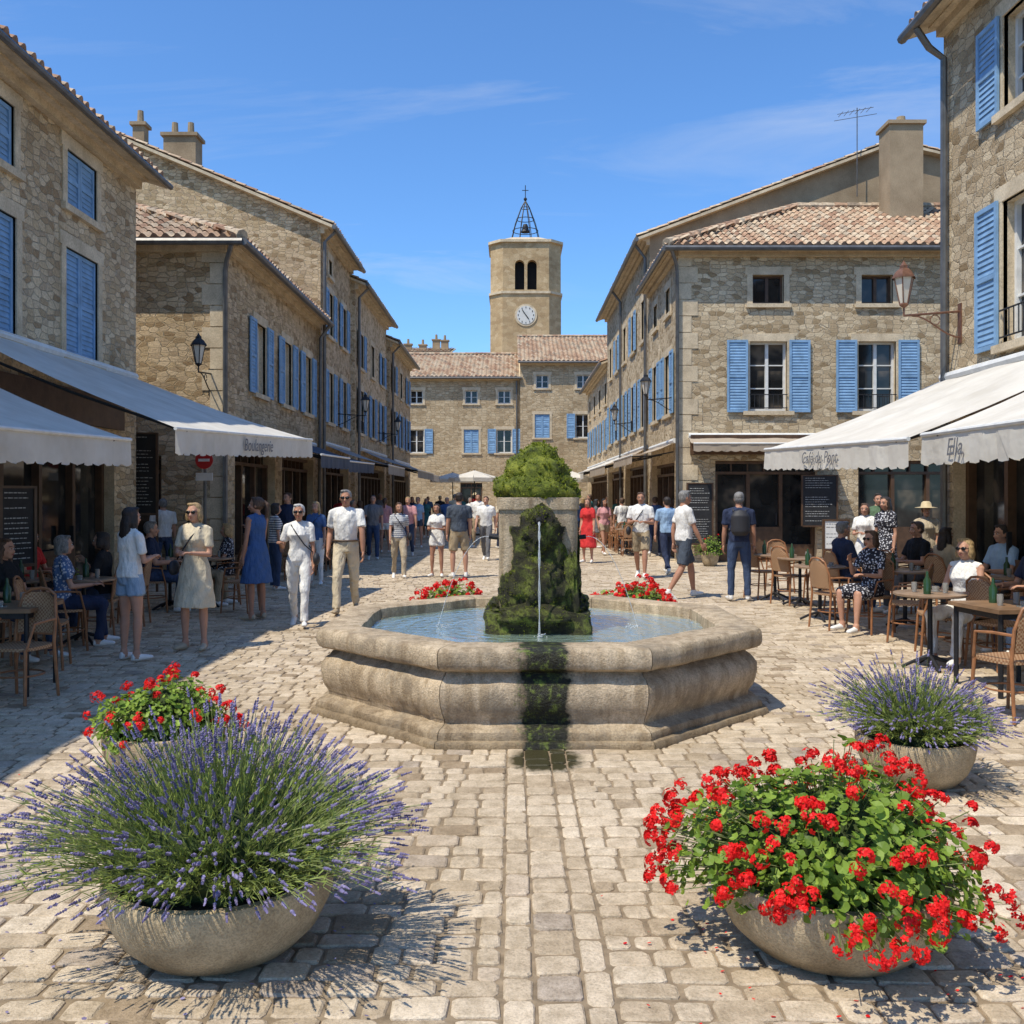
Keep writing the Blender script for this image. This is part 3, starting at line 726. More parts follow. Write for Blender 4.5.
# ================================================================ BUILDINGS
UP=V3((0,0,1))
class Bldg:
    def __init__(s,name,origin,wall):
        s.name=name; s.o=V3(origin); s.wall=wall
        s.p={k:MB() for k in('walls','stone_trim','window_frames','glass','shutters','roof_tiles','roof_deck','gutters','ironwork','shopfront','plaster')}
    def finish(s):
        e=empty(s.name,s.o)
        mt=dict(walls=M[s.wall],stone_trim=M['trim'],window_frames=M['white'],glass=M['glass'],shutters=M['blue'],roof_tiles=M['tile'],roof_deck=M['trim'],gutters=M['zinc'],ironwork=M['iron'],shopfront=M['wood'],plaster=M['plaster'])
        for k,mb in s.p.items():
            if mb.f: mb.build(k,[mt[k]],s.o,e,smooth=40 if k in('gutters','roof_tiles','ironwork') else None)
        return e
def FR(P_,u,n): return (V3(P_),V3(u),V3(n))
def facade(b,F,Wd,H,ops,th=.3,part='walls',v0=0):
    mb=b.p[part]; P0,U,N=F
    pt=lambda u,v,w=0:P0+U*u+UP*v+N*w
    us=sorted(set([0,Wd]+[o[0] for o in ops]+[o[0]+o[2] for o in ops])); vs=sorted(set([v0,H]+[o[1] for o in ops]+[o[1]+o[3] for o in ops]))
    for i in range(len(us)-1):
        for j in range(len(vs)-1):
            uc=(us[i]+us[i+1])/2; vc=(vs[j]+vs[j+1])/2
            if any(o[0]<uc<o[0]+o[2] and o[1]<vc<o[1]+o[3] for o in ops): continue
            mb.add([pt(us[i],vs[j]),pt(us[i+1],vs[j]),pt(us[i+1],vs[j+1]),pt(us[i],vs[j+1])],[(0,1,2,3)])
    for o in ops:
        u0,v_,w,h=o[:4]; u1=u0+w; v1=v_+h
        for a,c in(((u0,v_),(u0,v1)),((u1,v1),(u1,v_)),((u0,v1),(u1,v1)),((u1,v_),(u0,v_))):
            b.p['stone_trim'].add([pt(*a),pt(*c),pt(*c,-th),pt(*a,-th)],[(0,1,2,3)])
def shutter(mb,F,u0,u1,v0,v1,w=.035,slat=.075):
    t=.035
    for a,c in((u0,u0+.055),(u1-.055,u1)): mb.lbox(F,a,c,v0,v1,w,w+t)
    vm=(v0+v1)/2
    for v in(v0,vm-.03,v1-.06): mb.lbox(F,u0+.055,u1-.055,v,v+.06,w,w+t-.003)
    v=v0+.07
    while v<v1-.09:
        if not(vm-.09<v<vm+.02): mb.lbox(F,u0+.055,u1-.055,v,v+slat*.8,w+.012,w+.020,tilt=.014)
        v+=slat
    mb.lbox(F,u0+.05,u1-.05,v0+.02,v1-.02,w+.001,w+.005)
def win(b,F,uc,v0,w,h,sh='open',rail=False,th=.3,slat=.075,trim=.14,panes=3,frame='window_frames'):
    u0=uc-w/2;u1=uc+w/2;v1=v0+h
    T_=b.p['stone_trim']
    if trim:
        T_.lbox(F,u0-trim,u0,v0,v1,-.05,.022); T_.lbox(F,u1,u1+trim,v0,v1,-.05,.022)
        T_.lbox(F,u0-trim-.05,u1+trim+.05,v1,v1+.2,-.05,.024)
    T_.lbox(F,u0-trim-.03,u1+trim+.03,v0-.10,v0,-.05,.075)
    if sh=='closed':
        shutter(b.p['shutters'],F,u0+.01,uc-.004,v0+.01,v1-.01,-.06,slat); shutter(b.p['shutters'],F,uc+.004,u1-.01,v0+.01,v1-.01,-.06,slat)
        b.p['glass'].lbox(F,u0,u1,v0,v1,-th,-th+.01)
        return (u0,v0,w,h)
    b.p['glass'].lbox(F,u0,u1,v0,v1,-.21,-.20)
    f=b.p[frame]; e=.055
    f.lbox(F,u0,u0+e,v0,v1,-.20,-.14); f.lbox(F,u1-e,u1,v0,v1,-.20,-.14); f.lbox(F,u0+e,u1-e,v0,v0+e*1.3,-.20,-.141); f.lbox(F,u0+e,u1-e,v1-e,v1,-.20,-.141)
    if w>.6: f.lbox(F,uc-.04,uc+.04,v0+e*1.3,v1-e,-.20,-.135)
    for i in range(1,panes):
        v=v0+h*i/panes; 
        f.lbox(F,u0+e,uc-.04,v-.014,v+.014,-.20,-.155); f.lbox(F,uc+.04,u1-e,v-.014,v+.014,-.20,-.155)
    if sh=='open':
        sw=w/2+.05
        shutter(b.p['shutters'],F,u0-sw-.05,u0-.05,v0-.03,v1+.03,.035,slat); shutter(b.p['shutters'],F,u1+.05,u1+sw+.05,v0-.03,v1+.03,.035,slat)
    if rail:
        ir=b.p['ironwork']; P0,U,N=F; pt=lambda u,v,w_:P0+U*u+UP*v+N*w_
        for v in(.08,.42): ir.tube([pt(u0,v0+v,.05),pt(u1,v0+v,.05)],.012,6)
        n=int(w/.11)
        for i in range(1,n): ir.tube([pt(u0+w*i/n,v0+.08,.05),pt(u0+w*i/n,v0+.42,.05)],.008,5)
    return (u0,v0,w,h)
def shop(b,F,u0,w,h=2.7,v0=0,th=.35):
    u1=u0+w; s=b.p['shopfront']
    b.p['glass'].lbox(F,u0,u1,.45,h,-.29,-.28)
    s.lbox(F,u0,u1,0.02,.45,-.31,-.20)
    n=max(2,int(w/.85))
    for i in range(n+1):
        u=u0+(w-.09)*i/n; s.lbox(F,u,u+.09,.45,h-.35,-.28,-.17)
    s.lbox(F,u0,u1,h-.35,h-.28,-.28,-.16); s.lbox(F,u0,u1,h-.08,h,-.28,-.16)
    for i in range(n*2):
        u=u0+(w-.05)*i/(n*2); s.lbox(F,u,u+.04,h-.28,h-.08,-.28,-.19)
    d0=u0+.09+(w-.09)/n*(n//2); d1=u0+(w-.09)*(n//2+1)/n
    s.lbox(F,d0,d1,.02,.9,-.20,-.15); s.lbox(F,d0+.08,d1-.08,.12,.8,-.15,-.135)
    b.p['ironwork'].lbox(F,d1-.1,d1-.07,.95,1.25,-.17,-.11)
    return (u0,v0,w,h)
def tiles(b,O,U,V,LU,LV,inL=0,inR=0,pitch=.22,row=.34):
    mb=b.p['roof_tiles']; O=V3(O);U=V3(U).normalized();V=V3(V).normalized();N=U.cross(V)
    if N.z<0: N=-N
    nc=int(LU/pitch); nr=int(math.ceil(LV/row)); S=6
    for j in range(nr):
        v0=j*row; v1=min(v0+row*1.12,LV)
        for i in range(nc):
            uc=(i+.5)*pitch
            if uc<inL*v0-.02 or uc>LU-inR*v0+.02: continue
            jv=R.uniform(-.02,.02); lift=R.uniform(.0,.012); r=R.random()
            vs=[]
            for vv,hh in((v0+jv,.028),(v1+jv,.004)):
                for k in range(S+1):
                    s_=k/S
                    h=.062*math.sin(math.pi*s_/.64)**.8 if s_<.64 else -.015*math.sin(math.pi*(s_-.64)/.36)
                    vs.append(O+U*((i+s_)*pitch)+V*vv+N*(h+hh+lift+.02))
            mb.add(vs,[(k,k+1,S+2+k,S+1+k) for k in range(S)],0,r)
            if j==0:
                b0=O+U*(i*pitch)+V*jv+N*.0; b1=O+U*((i+.64)*pitch)+V*jv
                mb.add([v for v in vs[:5]]+[b1,b0],[tuple(range(7))],0,.0+r*.2)
    q=[O-N*.01,O+U*LU-N*.01,O+U*(LU-inR*LV)+V*LV-N*.01,O+U*(inL*LV)+V*LV-N*.01]
    q2=[p-N*.08 for p in q]
    b.p['roof_deck'].add(q+q2,[(0,1,2,3),(7,6,5,4),(0,4,5,1),(1,5,6,2),(2,6,7,3),(3,7,4,0)])
def ridge(b,p0,p1,r=.11):
    p0=V3(p0);p1=V3(p1); n=max(2,int((p1-p0).length/.35))
    for i in range(n):
        a=p0.lerp(p1,i/n); c=p0.lerp(p1,(i+1.1)/n); b.p['roof_tiles'].tube([a,c],[r*1.1,r*.92],8,r=R.random())
def cornice(b,F,W_,H):
    b.p['stone_trim'].lbox(F,0,W_,H-.26,H-.14,0,.11); b.p['stone_trim'].lbox(F,0,W_,H-.14,H-.0,0,.22)
def gutter(b,p0,p1,r=.07):
    b.p['gutters'].tube([p0,p1],r,8)
def pipe(b,pts,r=.05): b.p['gutters'].tube(pts,r,8)

YD=(0,1,0)
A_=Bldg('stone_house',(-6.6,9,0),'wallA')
F=FR((-6.6,2,0),YD,(1,0,0)); ops=[]
for yc in(4.3,6.8,9.4,11.95,14.42):
    ops.append(win(A_,F,yc-2,3.82,1.08,1.58,'closed')); ops.append(win(A_,F,yc-2,6.02,1.0,.84,'closed'))
ops+= [shop(A_,F,.6,3.6,2.75),shop(A_,F,4.9,3.8,2.75),shop(A_,F,9.4,4.2,2.75)]
facade(A_,F,14.5,7.35,ops,.32); cornice(A_,F,14.5,7.35)
F2=FR((-6.6,16.5,0),(-1,0,0),(0,1,0)); facade(A_,F2,6.4,7.35,[])
F3=FR((-13,2,0),(1,0,0),(0,-1,0)); facade(A_,F3,6.4,7.35,[])
A_.p['walls'].add([(-13,16.5,7.35),(-6.6,16.5,7.35),(-13,16.5,9.4)],[(0,1,2)])
A_.p['walls'].add([(-13,2,7.35),(-6.6,2,7.35),(-13,2,9.4)],[(0,1,2)])
tiles(A_,(-6.12,1.8,7.26),YD,(-1,0,.32),14.95,7.2)
gutter(A_,(-6.08,1.8,7.2),(-6.08,16.75,7.2),.05)
A_.p['shopfront'].lbox(F,.4,13.8,2.80,3.30,0.02,.09)
A_.finish()
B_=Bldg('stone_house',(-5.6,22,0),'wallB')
F=FR((-5.6,18.5,0),YD,(1,0,0)); ops=[]
for yc in(20.9,23.4,25.7): ops.append(win(B_,F,yc-18.5,3.95,.85,1.55,'open'))
ops+= [shop(B_,F,.5,3.2),shop(B_,F,4.4,3.6)]
facade(B_,F,8.5,6.75,ops); cornice(B_,F,8.5,6.75)
F=FR((-14,18.5,0),(1,0,0),(0,-1,0)); facade(B_,F,8.4,6.75,[shop(B_,F,5.6,1.5,2.5)]); cornice(B_,F,8.4,6.75)
for v in np.arange(0,6.5,.42): B_.p['stone_trim'].lbox(F,8.4-(.5 if int(v/.42)%2 else .34),8.4,v,v+.40,.0,.018)
sl=.46; L=math.hypot(4.5,4.5*sl)
tiles(B_,(-14,18.12,6.66),(1,0,0),(0,1,sl),8.8,L,0,4.5/L)
tiles(B_,(-5.2,18.12,6.66),YD,(-1,0,sl),9,L,4.5/L,0)
ridge(B_,(-5.2,18.12,6.72),(-9.7,22.62,8.8)); ridge(B_,(-9.7,22.62,8.8),(-9.7,27,8.8))
gutter(B_,(-14,18.08,6.6),(-5.18,18.08,6.6)); gutter(B_,(-5.16,18.08,6.6),(-5.16,27,6.6))
pipe(B_,[(-5.4,18.1,6.55),(-5.55,18.3,6.3),(-5.62,18.42,6.1),(-5.62,18.42,.1)]); pipe(B_,[(-5.2,26.8,6.55),(-5.45,26.8,6.2),(-5.5,26.8,.1)])
B_.finish()
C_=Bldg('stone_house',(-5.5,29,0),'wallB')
F=FR((-5.5,27,0),YD,(1,0,0)); ops=[]
for yc in(28.4,30.7):
    ops+= [win(C_,F,yc-27,3.9,.8,1.5,'open',slat=.1),win(C_,F,yc-27,6.5,.75,1.3,'open',slat=.1)]
ops+= [win(C_,F,1.4,8.3,.5,.5,None,panes=1),shop(C_,F,.4,4.2)]
facade(C_,F,5,9.5,ops); cornice(C_,F,5,9.5)
sl=.42
C_.p['walls'].add([(-14,27,0),(-5.5,27,0),(-5.5,27,9.5),(-14,27,9.5+8.5*sl)],[(0,1,2,3)])
C_.p['walls'].add([(-14,32,0),(-5.5,32,0),(-5.5,32,9.5),(-14,32,9.5+8.5*sl)],[(0,1,2,3)])
tiles(C_,(-5.1,26.75,9.42),YD,(-1,0,sl),5.4,9.3)
gutter(C_,(-5.06,26.75,9.36),(-5.06,32.15,9.36)); pipe(C_,[(-5.1,27.1,9.3),(-5.4,27.1,9.0),(-5.42,27.1,.1)])
def chimney(mb,x,y,z0,z1,w=.7,d=.55,pots=2):
    mb.box((x,y,(z0+z1)/2),(w,d,z1-z0)); mb.box((x,y,z1+.05),(w+.14,d+.14,.1))
    for i in range(pots): mb.tube([(x+(i-(pots-1)/2)*w*.5,y,z1+.1),(x+(i-(pots-1)/2)*w*.5,y,z1+.5)],[.11,.09],8)
chimney(C_.p['plaster'],-9.8,28,10.8,12.3,.95,.6); chimney(C_.p['plaster'],-11.3,28.6,11.6,12.9,.35,.35,1)
C_.finish()
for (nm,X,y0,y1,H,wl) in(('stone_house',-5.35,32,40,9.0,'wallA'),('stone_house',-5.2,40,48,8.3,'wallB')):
    b=Bldg(nm,(X,(y0+y1)/2,0),wl); F=FR((X,y0,0),YD,(1,0,0)); ops=[]; n=3
    for i in range(n):
        u=(i+.5)*(y1-y0)/n
        ops+= [win(b,F,u,3.9,.85,1.5,'open',slat=.12,rail=i%2==0),win(b,F,u,6.2,.8,1.2,'open' if i!=1 else None,slat=.12)]
    ops.append(shop(b,F,.6,y1-y0-1.2))
    facade(b,F,y1-y0,H,ops); cornice(b,F,y1-y0,H)
    for yy in(y0,y1): b.p['walls'].add([(-13,yy,0),(X,yy,0),(X,yy,H),(-13,yy,H+.4*(13+X))],[(0,1,2,3)])
    tiles(b,(X+.4,y0-.1,H-.08),YD,(-1,0,.4),y1-y0+.2,8.2,pitch=.26)
    gutter(b,(X+.44,y0-.1,H-.12),(X+.44,y1+.1,H-.12)); pipe(b,[(X+.4,y0+.3,H-.2),(X+.1,y0+.3,H-.5),(X+.1,y0+.3,.1)])
    chimney(b.p['plaster'],X-2.5,y0+2,H+.9,H+2.1); b.finish()
D_=Bldg('stone_house',(6.2,8,0),'wallC')
F=FR((6.2,2,0),YD,(-1,0,0)); ops=[]
for yc in(4.3,6.7,9.2,11.35):
    ops+= [win(D_,F,yc-2,3.62,1.02,1.8,'open',rail=True),win(D_,F,yc-2,6.55,.98,1.2,'open')]
ops+= [shop(D_,F,.6,3.0,2.75),shop(D_,F,4.2,3.2,2.75),shop(D_,F,8.0,3.2,2.75)]
facade(D_,F,11.5,8.55,ops,.32); cornice(D_,F,11.5,8.55)
facade(D_,FR((6.2,13.5,0),(1,0,0),(0,1,0)),7,8.55,[]); facade(D_,FR((6.2,2,0),(1,0,0),(0,-1,0)),7,8.55,[])
tiles(D_,(5.75,1.8,8.46),YD,(1,0,.32),11.95,8)
gutter(D_,(5.7,1.8,8.38),(5.7,13.75,8.38))
pipe(D_,[(5.72,13.3,8.32),(5.9,13.3,8.05),(6.12,13.32,7.9),(6.12,13.32,.1)])
D_.p['shopfront'].lbox(F,.4,11.0,2.80,3.30,0.02,.09)
D_.finish()
E_=Bldg('stone_house',(8,24,0),'wallC')
F=FR((4.24,24,0),(1,0,0),(0,-1,0)); ops=[]
for xc in(6.54,9.32): ops+= [win(E_,F,xc-4.24,3.86,.96,1.78,'open',rail=True),win(E_,F,xc-4.24,6.6,.80,.74,None,panes=1,frame='shopfront')]
ops+= [shop(E_,F,.95,2.6,2.6),shop(E_,F,4.6,2.8,2.6)]
facade(E_,F,9.5,8.05,ops,.3); cornice(E_,F,9.5,8.05)
E_.p['shopfront'].lbox(F,.3,3.9,2.75,3.25,.02,.12)
for v in np.arange(0,7.8,.42): E_.p['stone_trim'].lbox(F,0,(.5 if int(v/.42)%2 else .34),v,v+.40,.0,.018)
F=FR((4.24,24,0),YD,(-1,0,0)); ops=[win(E_,F,1.5,3.9,.9,1.6,'open'),win(E_,F,3.7,3.9,.9,1.6,'open'),win(E_,F,1.5,6.6,.7,.7,None,panes=1),win(E_,F,3.7,6.6,.7,.7,None,panes=1),shop(E_,F,.5,4,2.6)]
facade(E_,F,5,8.05,ops,.3); cornice(E_,F,5,8.05)
sl=.5; L=math.hypot(4.7,4.7*sl)
tiles(E_,(3.88,23.62,7.98),(1,0,0),(0,1,sl),9.9,L,4.7/L,0)
tiles(E_,(3.88,23.62,7.98),YD,(1,0,sl),5.4,L,4.7/L,0)
ridge(E_,(3.88,23.62,8.06),(8.58,28.32,10.42)); ridge(E_,(8.58,28.32,10.42),(13.8,28.32,10.42))
gutter(E_,(3.84,23.58,7.92),(13.8,23.58,7.92)); gutter(E_,(3.84,23.58,7.92),(3.84,29,7.92))
pipe(E_,[(4.0,23.6,7.9),(4.15,23.8,7.6),(4.2,23.9,7.4),(4.2,23.9,.1)],.045)
chimney(E_.p['plaster'],11.25,27.2,9.6,12.3,.95,.8,0); E_.p['plaster'].tube([(11.25,27.2,12.4),(11.25,27.2,12.65)],[.15,.12],10)
E_.p['gutters'].tube([(10.5,28.6,10.8),(10.5,28.6,13.5)],.016,6)
for i,z in enumerate((13.2,13.4)): E_.p['gutters'].tube([(9.8+.1*i,28.6,z-.1),(11.1-.1*i,28.6,z+.12)],.009,5)
for k in range(6): E_.p['gutters'].tube([(10.0+.17*k,28.4,13.3+.03*k),(10.0+.17*k,28.8,13.3+.03*k)],.008,5)
E_.finish()
G_=Bldg('stone_house',(4.3,35,0),'wallC')
X=4.25
G_.p['plaster'].add([(X,29,0),(20,29,0),(20,29,10.6),(11.7,29,12.55),(X,29,9.75)],[(0,1,2,3,4)])
G_.p['walls'].add([(X,42,0),(20,42,0),(20,42,10.6),(11.7,42,12.55),(X,42,9.75)],[(0,1,2,3,4)])
F=FR((X,29,0),YD,(-1,0,0)); ops=[]
for i in range(5):
    u=1.4+i*2.5; ops+= [win(G_,F,u,3.9,.85,1.6,'open',slat=.12,rail=i%2==1),win(G_,F,u,6.7,.8,1.3,'open' if i%2 else None,slat=.12)]
ops+= [shop(G_,F,.5,5.6),shop(G_,F,6.8,5.6)]
facade(G_,F,13,9.7,ops); cornice(G_,F,13,9.7)
sl=(12.55-9.75)/(11.7-X)
tiles(G_,(X-.4,28.75,9.62),YD,(1,0,sl),13.5,8.35)
tiles(G_,(20.3,28.75,10.55),YD,(-1,0,.235),13.5,8.8)
gutter(G_,(X-.44,28.75,9.55),(X-.44,42.2,9.55)); pipe(G_,[(X-.4,29.3,9.5),(X-.1,29.3,9.1),(X-.1,29.3,.1)]); pipe(G_,[(X-.4,36,9.5),(X-.1,36,9.1),(X-.1,36,.1)])
G_.finish()
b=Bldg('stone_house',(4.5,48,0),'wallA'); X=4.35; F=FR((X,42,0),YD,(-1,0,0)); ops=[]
for i in range(4): ops+= [win(b,F,1.6+i*2.9,3.8,.85,1.4,'open',slat=.12),win(b,F,1.6+i*2.9,5.9,.8,1.0,None)]
ops.append(shop(b,F,.5,11)); facade(b,F,12,7.7,ops); cornice(b,F,12,7.7)
for yy in(42,54): b.p['walls'].add([(X,yy,0),(14,yy,0),(14,yy,7.7+.38*(14-X)),(X,yy,7.7)],[(0,1,2,3)])
tiles(b,(X-.4,41.8,7.62),YD,(1,0,.38),12.4,9,pitch=.26); gutter(b,(X-.44,41.8,7.56),(X-.44,54.2,7.56)); b.finish()
def far(x0,x1,Y,H,rd,cols,sl=.4):
    b=Bldg('stone_house',((x0+x1)/2,Y,0),'wallF'); F=FR((x0,Y,0),(1,0,0),(0,-1,0)); ops=[]
    for i,u in enumerate(cols):
        ops+= [win(b,F,u,H-1.75,.8,.85,None,slat=.15,panes=2),win(b,F,u,H-4.9,.95,1.5,'open' if i%2==1 else 'closed',slat=.15,panes=2)]
        if i%2==0: ops.append(shop(b,F,u-.7,1.4,2.5))
    facade(b,F,x1-x0,H,ops); cornice(b,F,x1-x0,H)
    for xx in(x0,x1): b.p['walls'].add([(xx,Y,0),(xx,Y+rd*2,0),(xx,Y+rd*2,H),(xx,Y+rd,H+sl*rd),(xx,Y,H)],[(0,1,2,3,4)])
    L=math.hypot(rd,rd*sl); tiles(b,(x0-.15,Y-.4,H-.1),(1,0,0),(0,1,sl),x1-x0+.3,L,pitch=.28,row=.4)
    tiles(b,(x0-.15,Y+2*rd+.4,H-.1),(1,0,0),(0,-1,sl),x1-x0+.3,L,pitch=.4,row=.6)
    ridge(b,(x0-.15,Y+rd,H+sl*rd+.05),(x1+.15,Y+rd,H+sl*rd+.05)); gutter(b,(x0-.1,Y-.45,H-.15),(x1+.1,Y-.45,H-.15)); pipe(b,[(x1-.2,Y-.1,H-.3),(x1-.2,Y-.1,.1)])
    b.finish()
far(-9.5,.5,60,9.3,5.5,[1.2,3.4,6.9,9.0]); far(.52,9.8,59.7,10.25,6.5,[1.4,4.0,6.5,8.3])
b=Bldg('stone_house',(-11,75,0),'wallF'); F=FR((-14,75,0),(1,0,0),(0,-1,0)); facade(b,F,9,13.2,[win(b,F,2,10.5,.8,1,None),win(b,F,4.5,10.5,.8,1,None),win(b,F,6.5,10.5,.8,1,None)])
for xx in(-14,-5): b.p['walls'].add([(xx,75,0),(xx,81,0),(xx,81,13.2),(xx,75,13.2)],[(0,1,2,3)])
tiles(b,(-14.2,74.6,13.1),(1,0,0),(0,1,.2),9.4,6,pitch=.3,row=.5)
for cx in(-9.5,-8.5,-7.3,-6.2,-5.5): chimney(b.p['plaster'],cx,77,13.2,13.9+R.uniform(0,.5),.6,.4,1)
b.finish()
TX,TY=1.05,74.0
e=empty('clock_tower',(TX,TY,0)); tw=MB(); tt=MB(); td_=MB(); ti=MB(); tc_=MB()
hw,ch=2.72,.95
def octo(w,c): return [(-w+c,-w),(w-c,-w),(w,-w+c),(w,w-c),(w-c,w),(-w+c,w),(-w,w-c),(-w,-w+c)]
def prism(mb,pl0,z0,pl1,z1,cap=True):
    n=len(pl0); vs=[(TX+x,TY+y,z0) for x,y in pl0]+[(TX+x,TY+y,z1) for x,y in pl1]
    fs=[(i,(i+1)%n,n+(i+1)%n,n+i) for i in range(n)]
    if cap: fs+= [tuple(range(n,2*n)),tuple(range(n))[::-1]]
    mb.add(vs,fs)
prism(tw,octo(hw,ch),0,octo(hw,ch),17.0)
prism(tt,octo(hw+.10,ch),17.0,octo(hw+.10,ch),17.18)
def arch_face(x0,y0,ux,uy,Wf,z0,z1,oc,r,zb,zs):
    P0=V3((TX+x0,TY+y0,0)); U=V3((ux,uy,0)); N=V3((uy,-ux,0))
    pt=lambda u,z,w=0:P0+U*u+UP*z+N*w
    cuts=[0]
    for c in oc: cuts+= [c-r,c+r]
    cuts.append(Wf)
    for i in range(0,len(cuts),2): tw.add([pt(cuts[i],z0),pt(cuts[i+1],z0),pt(cuts[i+1],z1),pt(cuts[i],z1)],[(0,1,2,3)])
    for c in oc:
        tw.add([pt(c-r,z0),pt(c+r,z0),pt(c+r,zb),pt(c-r,zb)],[(0,1,2,3)])
        K=8; arc=[(c+r*math.cos(math.pi*k/K),zs+r*math.sin(math.pi*k/K)) for k in range(K+1)]
        for k in range(K):
            a,b_=arc[k],arc[k+1]; tw.add([pt(a[0],a[1]),pt(a[0],z1),pt(b_[0],z1),pt(b_[0],b_[1])],[(0,1,2,3)])
            tw.add([pt(*a),pt(*b_),pt(*b_,-.6),pt(*a,-.6)],[(0,1,2,3)])
        for u in(c-r,c+r): tw.add([pt(u,zb),pt(u,zs),pt(u,zs,-.6),pt(u,zb,-.6)],[(0,1,2,3)])
        tw.add([pt(c-r,zb),pt(c+r,zb),pt(c+r,zb,-.6),pt(c-r,zb,-.6)],[(0,1,2,3)])
        td_.add([pt(c-r,zb,-.62),pt(c+r,zb,-.62),pt(c+r,zs+r,-.62),pt(c-r,zs+r,-.62)],[(0,1,2,3)])
oc=octo(hw-.02,ch)
for (a,b_) in((0,1),(2,3),(4,5),(6,7)):
    x0,y0=oc[a]; x1,y1=oc[b_]; L=math.hypot(x1-x0,y1-y0); arch_face(x0,y0,(x1-x0)/L,(y1-y0)/L,L,17.18,20.9,[L/2-.47,L/2+.47],.36,17.3,19.2)
for (a,b_) in((1,2),(3,4),(5,6),(7,0)):
    x0,y0=oc[a]; x1,y1=oc[b_]; tw.add([(TX+x0,TY+y0,17.18),(TX+x1,TY+y1,17.18),(TX+x1,TY+y1,20.9),(TX+x0,TY+y0,20.9)],[(0,1,2,3)])
prism(tt,octo(hw+.15,ch),20.9,octo(hw+.15,ch),21.1); prism(tt,octo(hw+.02,ch),21.1,octo(hw*.55,ch*.5),21.6)
cz=15.35; cy=TY-hw
tt.tube([(TX,cy-.06,cz),(TX,cy+.0,cz)],.85,28); tc_.tube([(TX,cy-.09,cz),(TX,cy-.05,cz)],.70,28)
for k in range(12):
    a=math.pi*k/6; ti.box((TX+.58*math.sin(a),cy-.10,cz+.58*math.cos(a)),(.05,.02,.12),rz=0)
ti.tube([(TX,cy-.12,cz),(TX+.22,cy-.12,cz-.30)],.035,5); ti.tube([(TX,cy-.13,cz),(TX-.28,cy-.13,cz+.40)],.028,5)
zb=21.5
for k in range(8):
    a=math.pi*k/4+math.pi/8; r0=1.25
    ti.tube([(TX+r0*math.cos(a),TY+r0*math.sin(a),zb),(TX+.85*math.cos(a),TY+.85*math.sin(a),zb+1.5),(TX+.35*math.cos(a),TY+.35*math.sin(a),zb+2.8),(TX,TY,zb+3.4)],.032,5)
for z,r_ in((.1,1.23),(1.0,1.0),(1.9,.7),(2.8,.35)):
    ti.tube([(TX+r_*math.cos(math.pi*k/8),TY+r_*math.sin(math.pi*k/8),zb+z) for k in range(17)],.03,5)
ti.tube([(TX,TY,zb+3.2),(TX,TY,zb+4.6)],.035,5); ti.tube([(TX-.25,TY,zb+4.2),(TX+.25,TY,zb+4.2)],.03,5); ti.ell((TX,TY,zb+3.5),(.14,.14,.14))
ti.revolve((TX,TY,zb+.9),[(.0,.65),(.16,.62),(.22,.45),(.27,.2),(.38,.0)],14)
tw.build('tower_walls',[M['ashlar']],(TX,TY,0),e); tt.build('stone_bands',[M['trim']],(TX,TY,0),e); td_.build('belfry_interior',[M['dark']],(TX,TY,0),e); ti.build('iron_campanile_and_hands',[M['iron']],(TX,TY,0),e); tc_.build('clock_dial',[M['clock']],(TX,TY,0),e)
print('buildings',time.time()-T0)

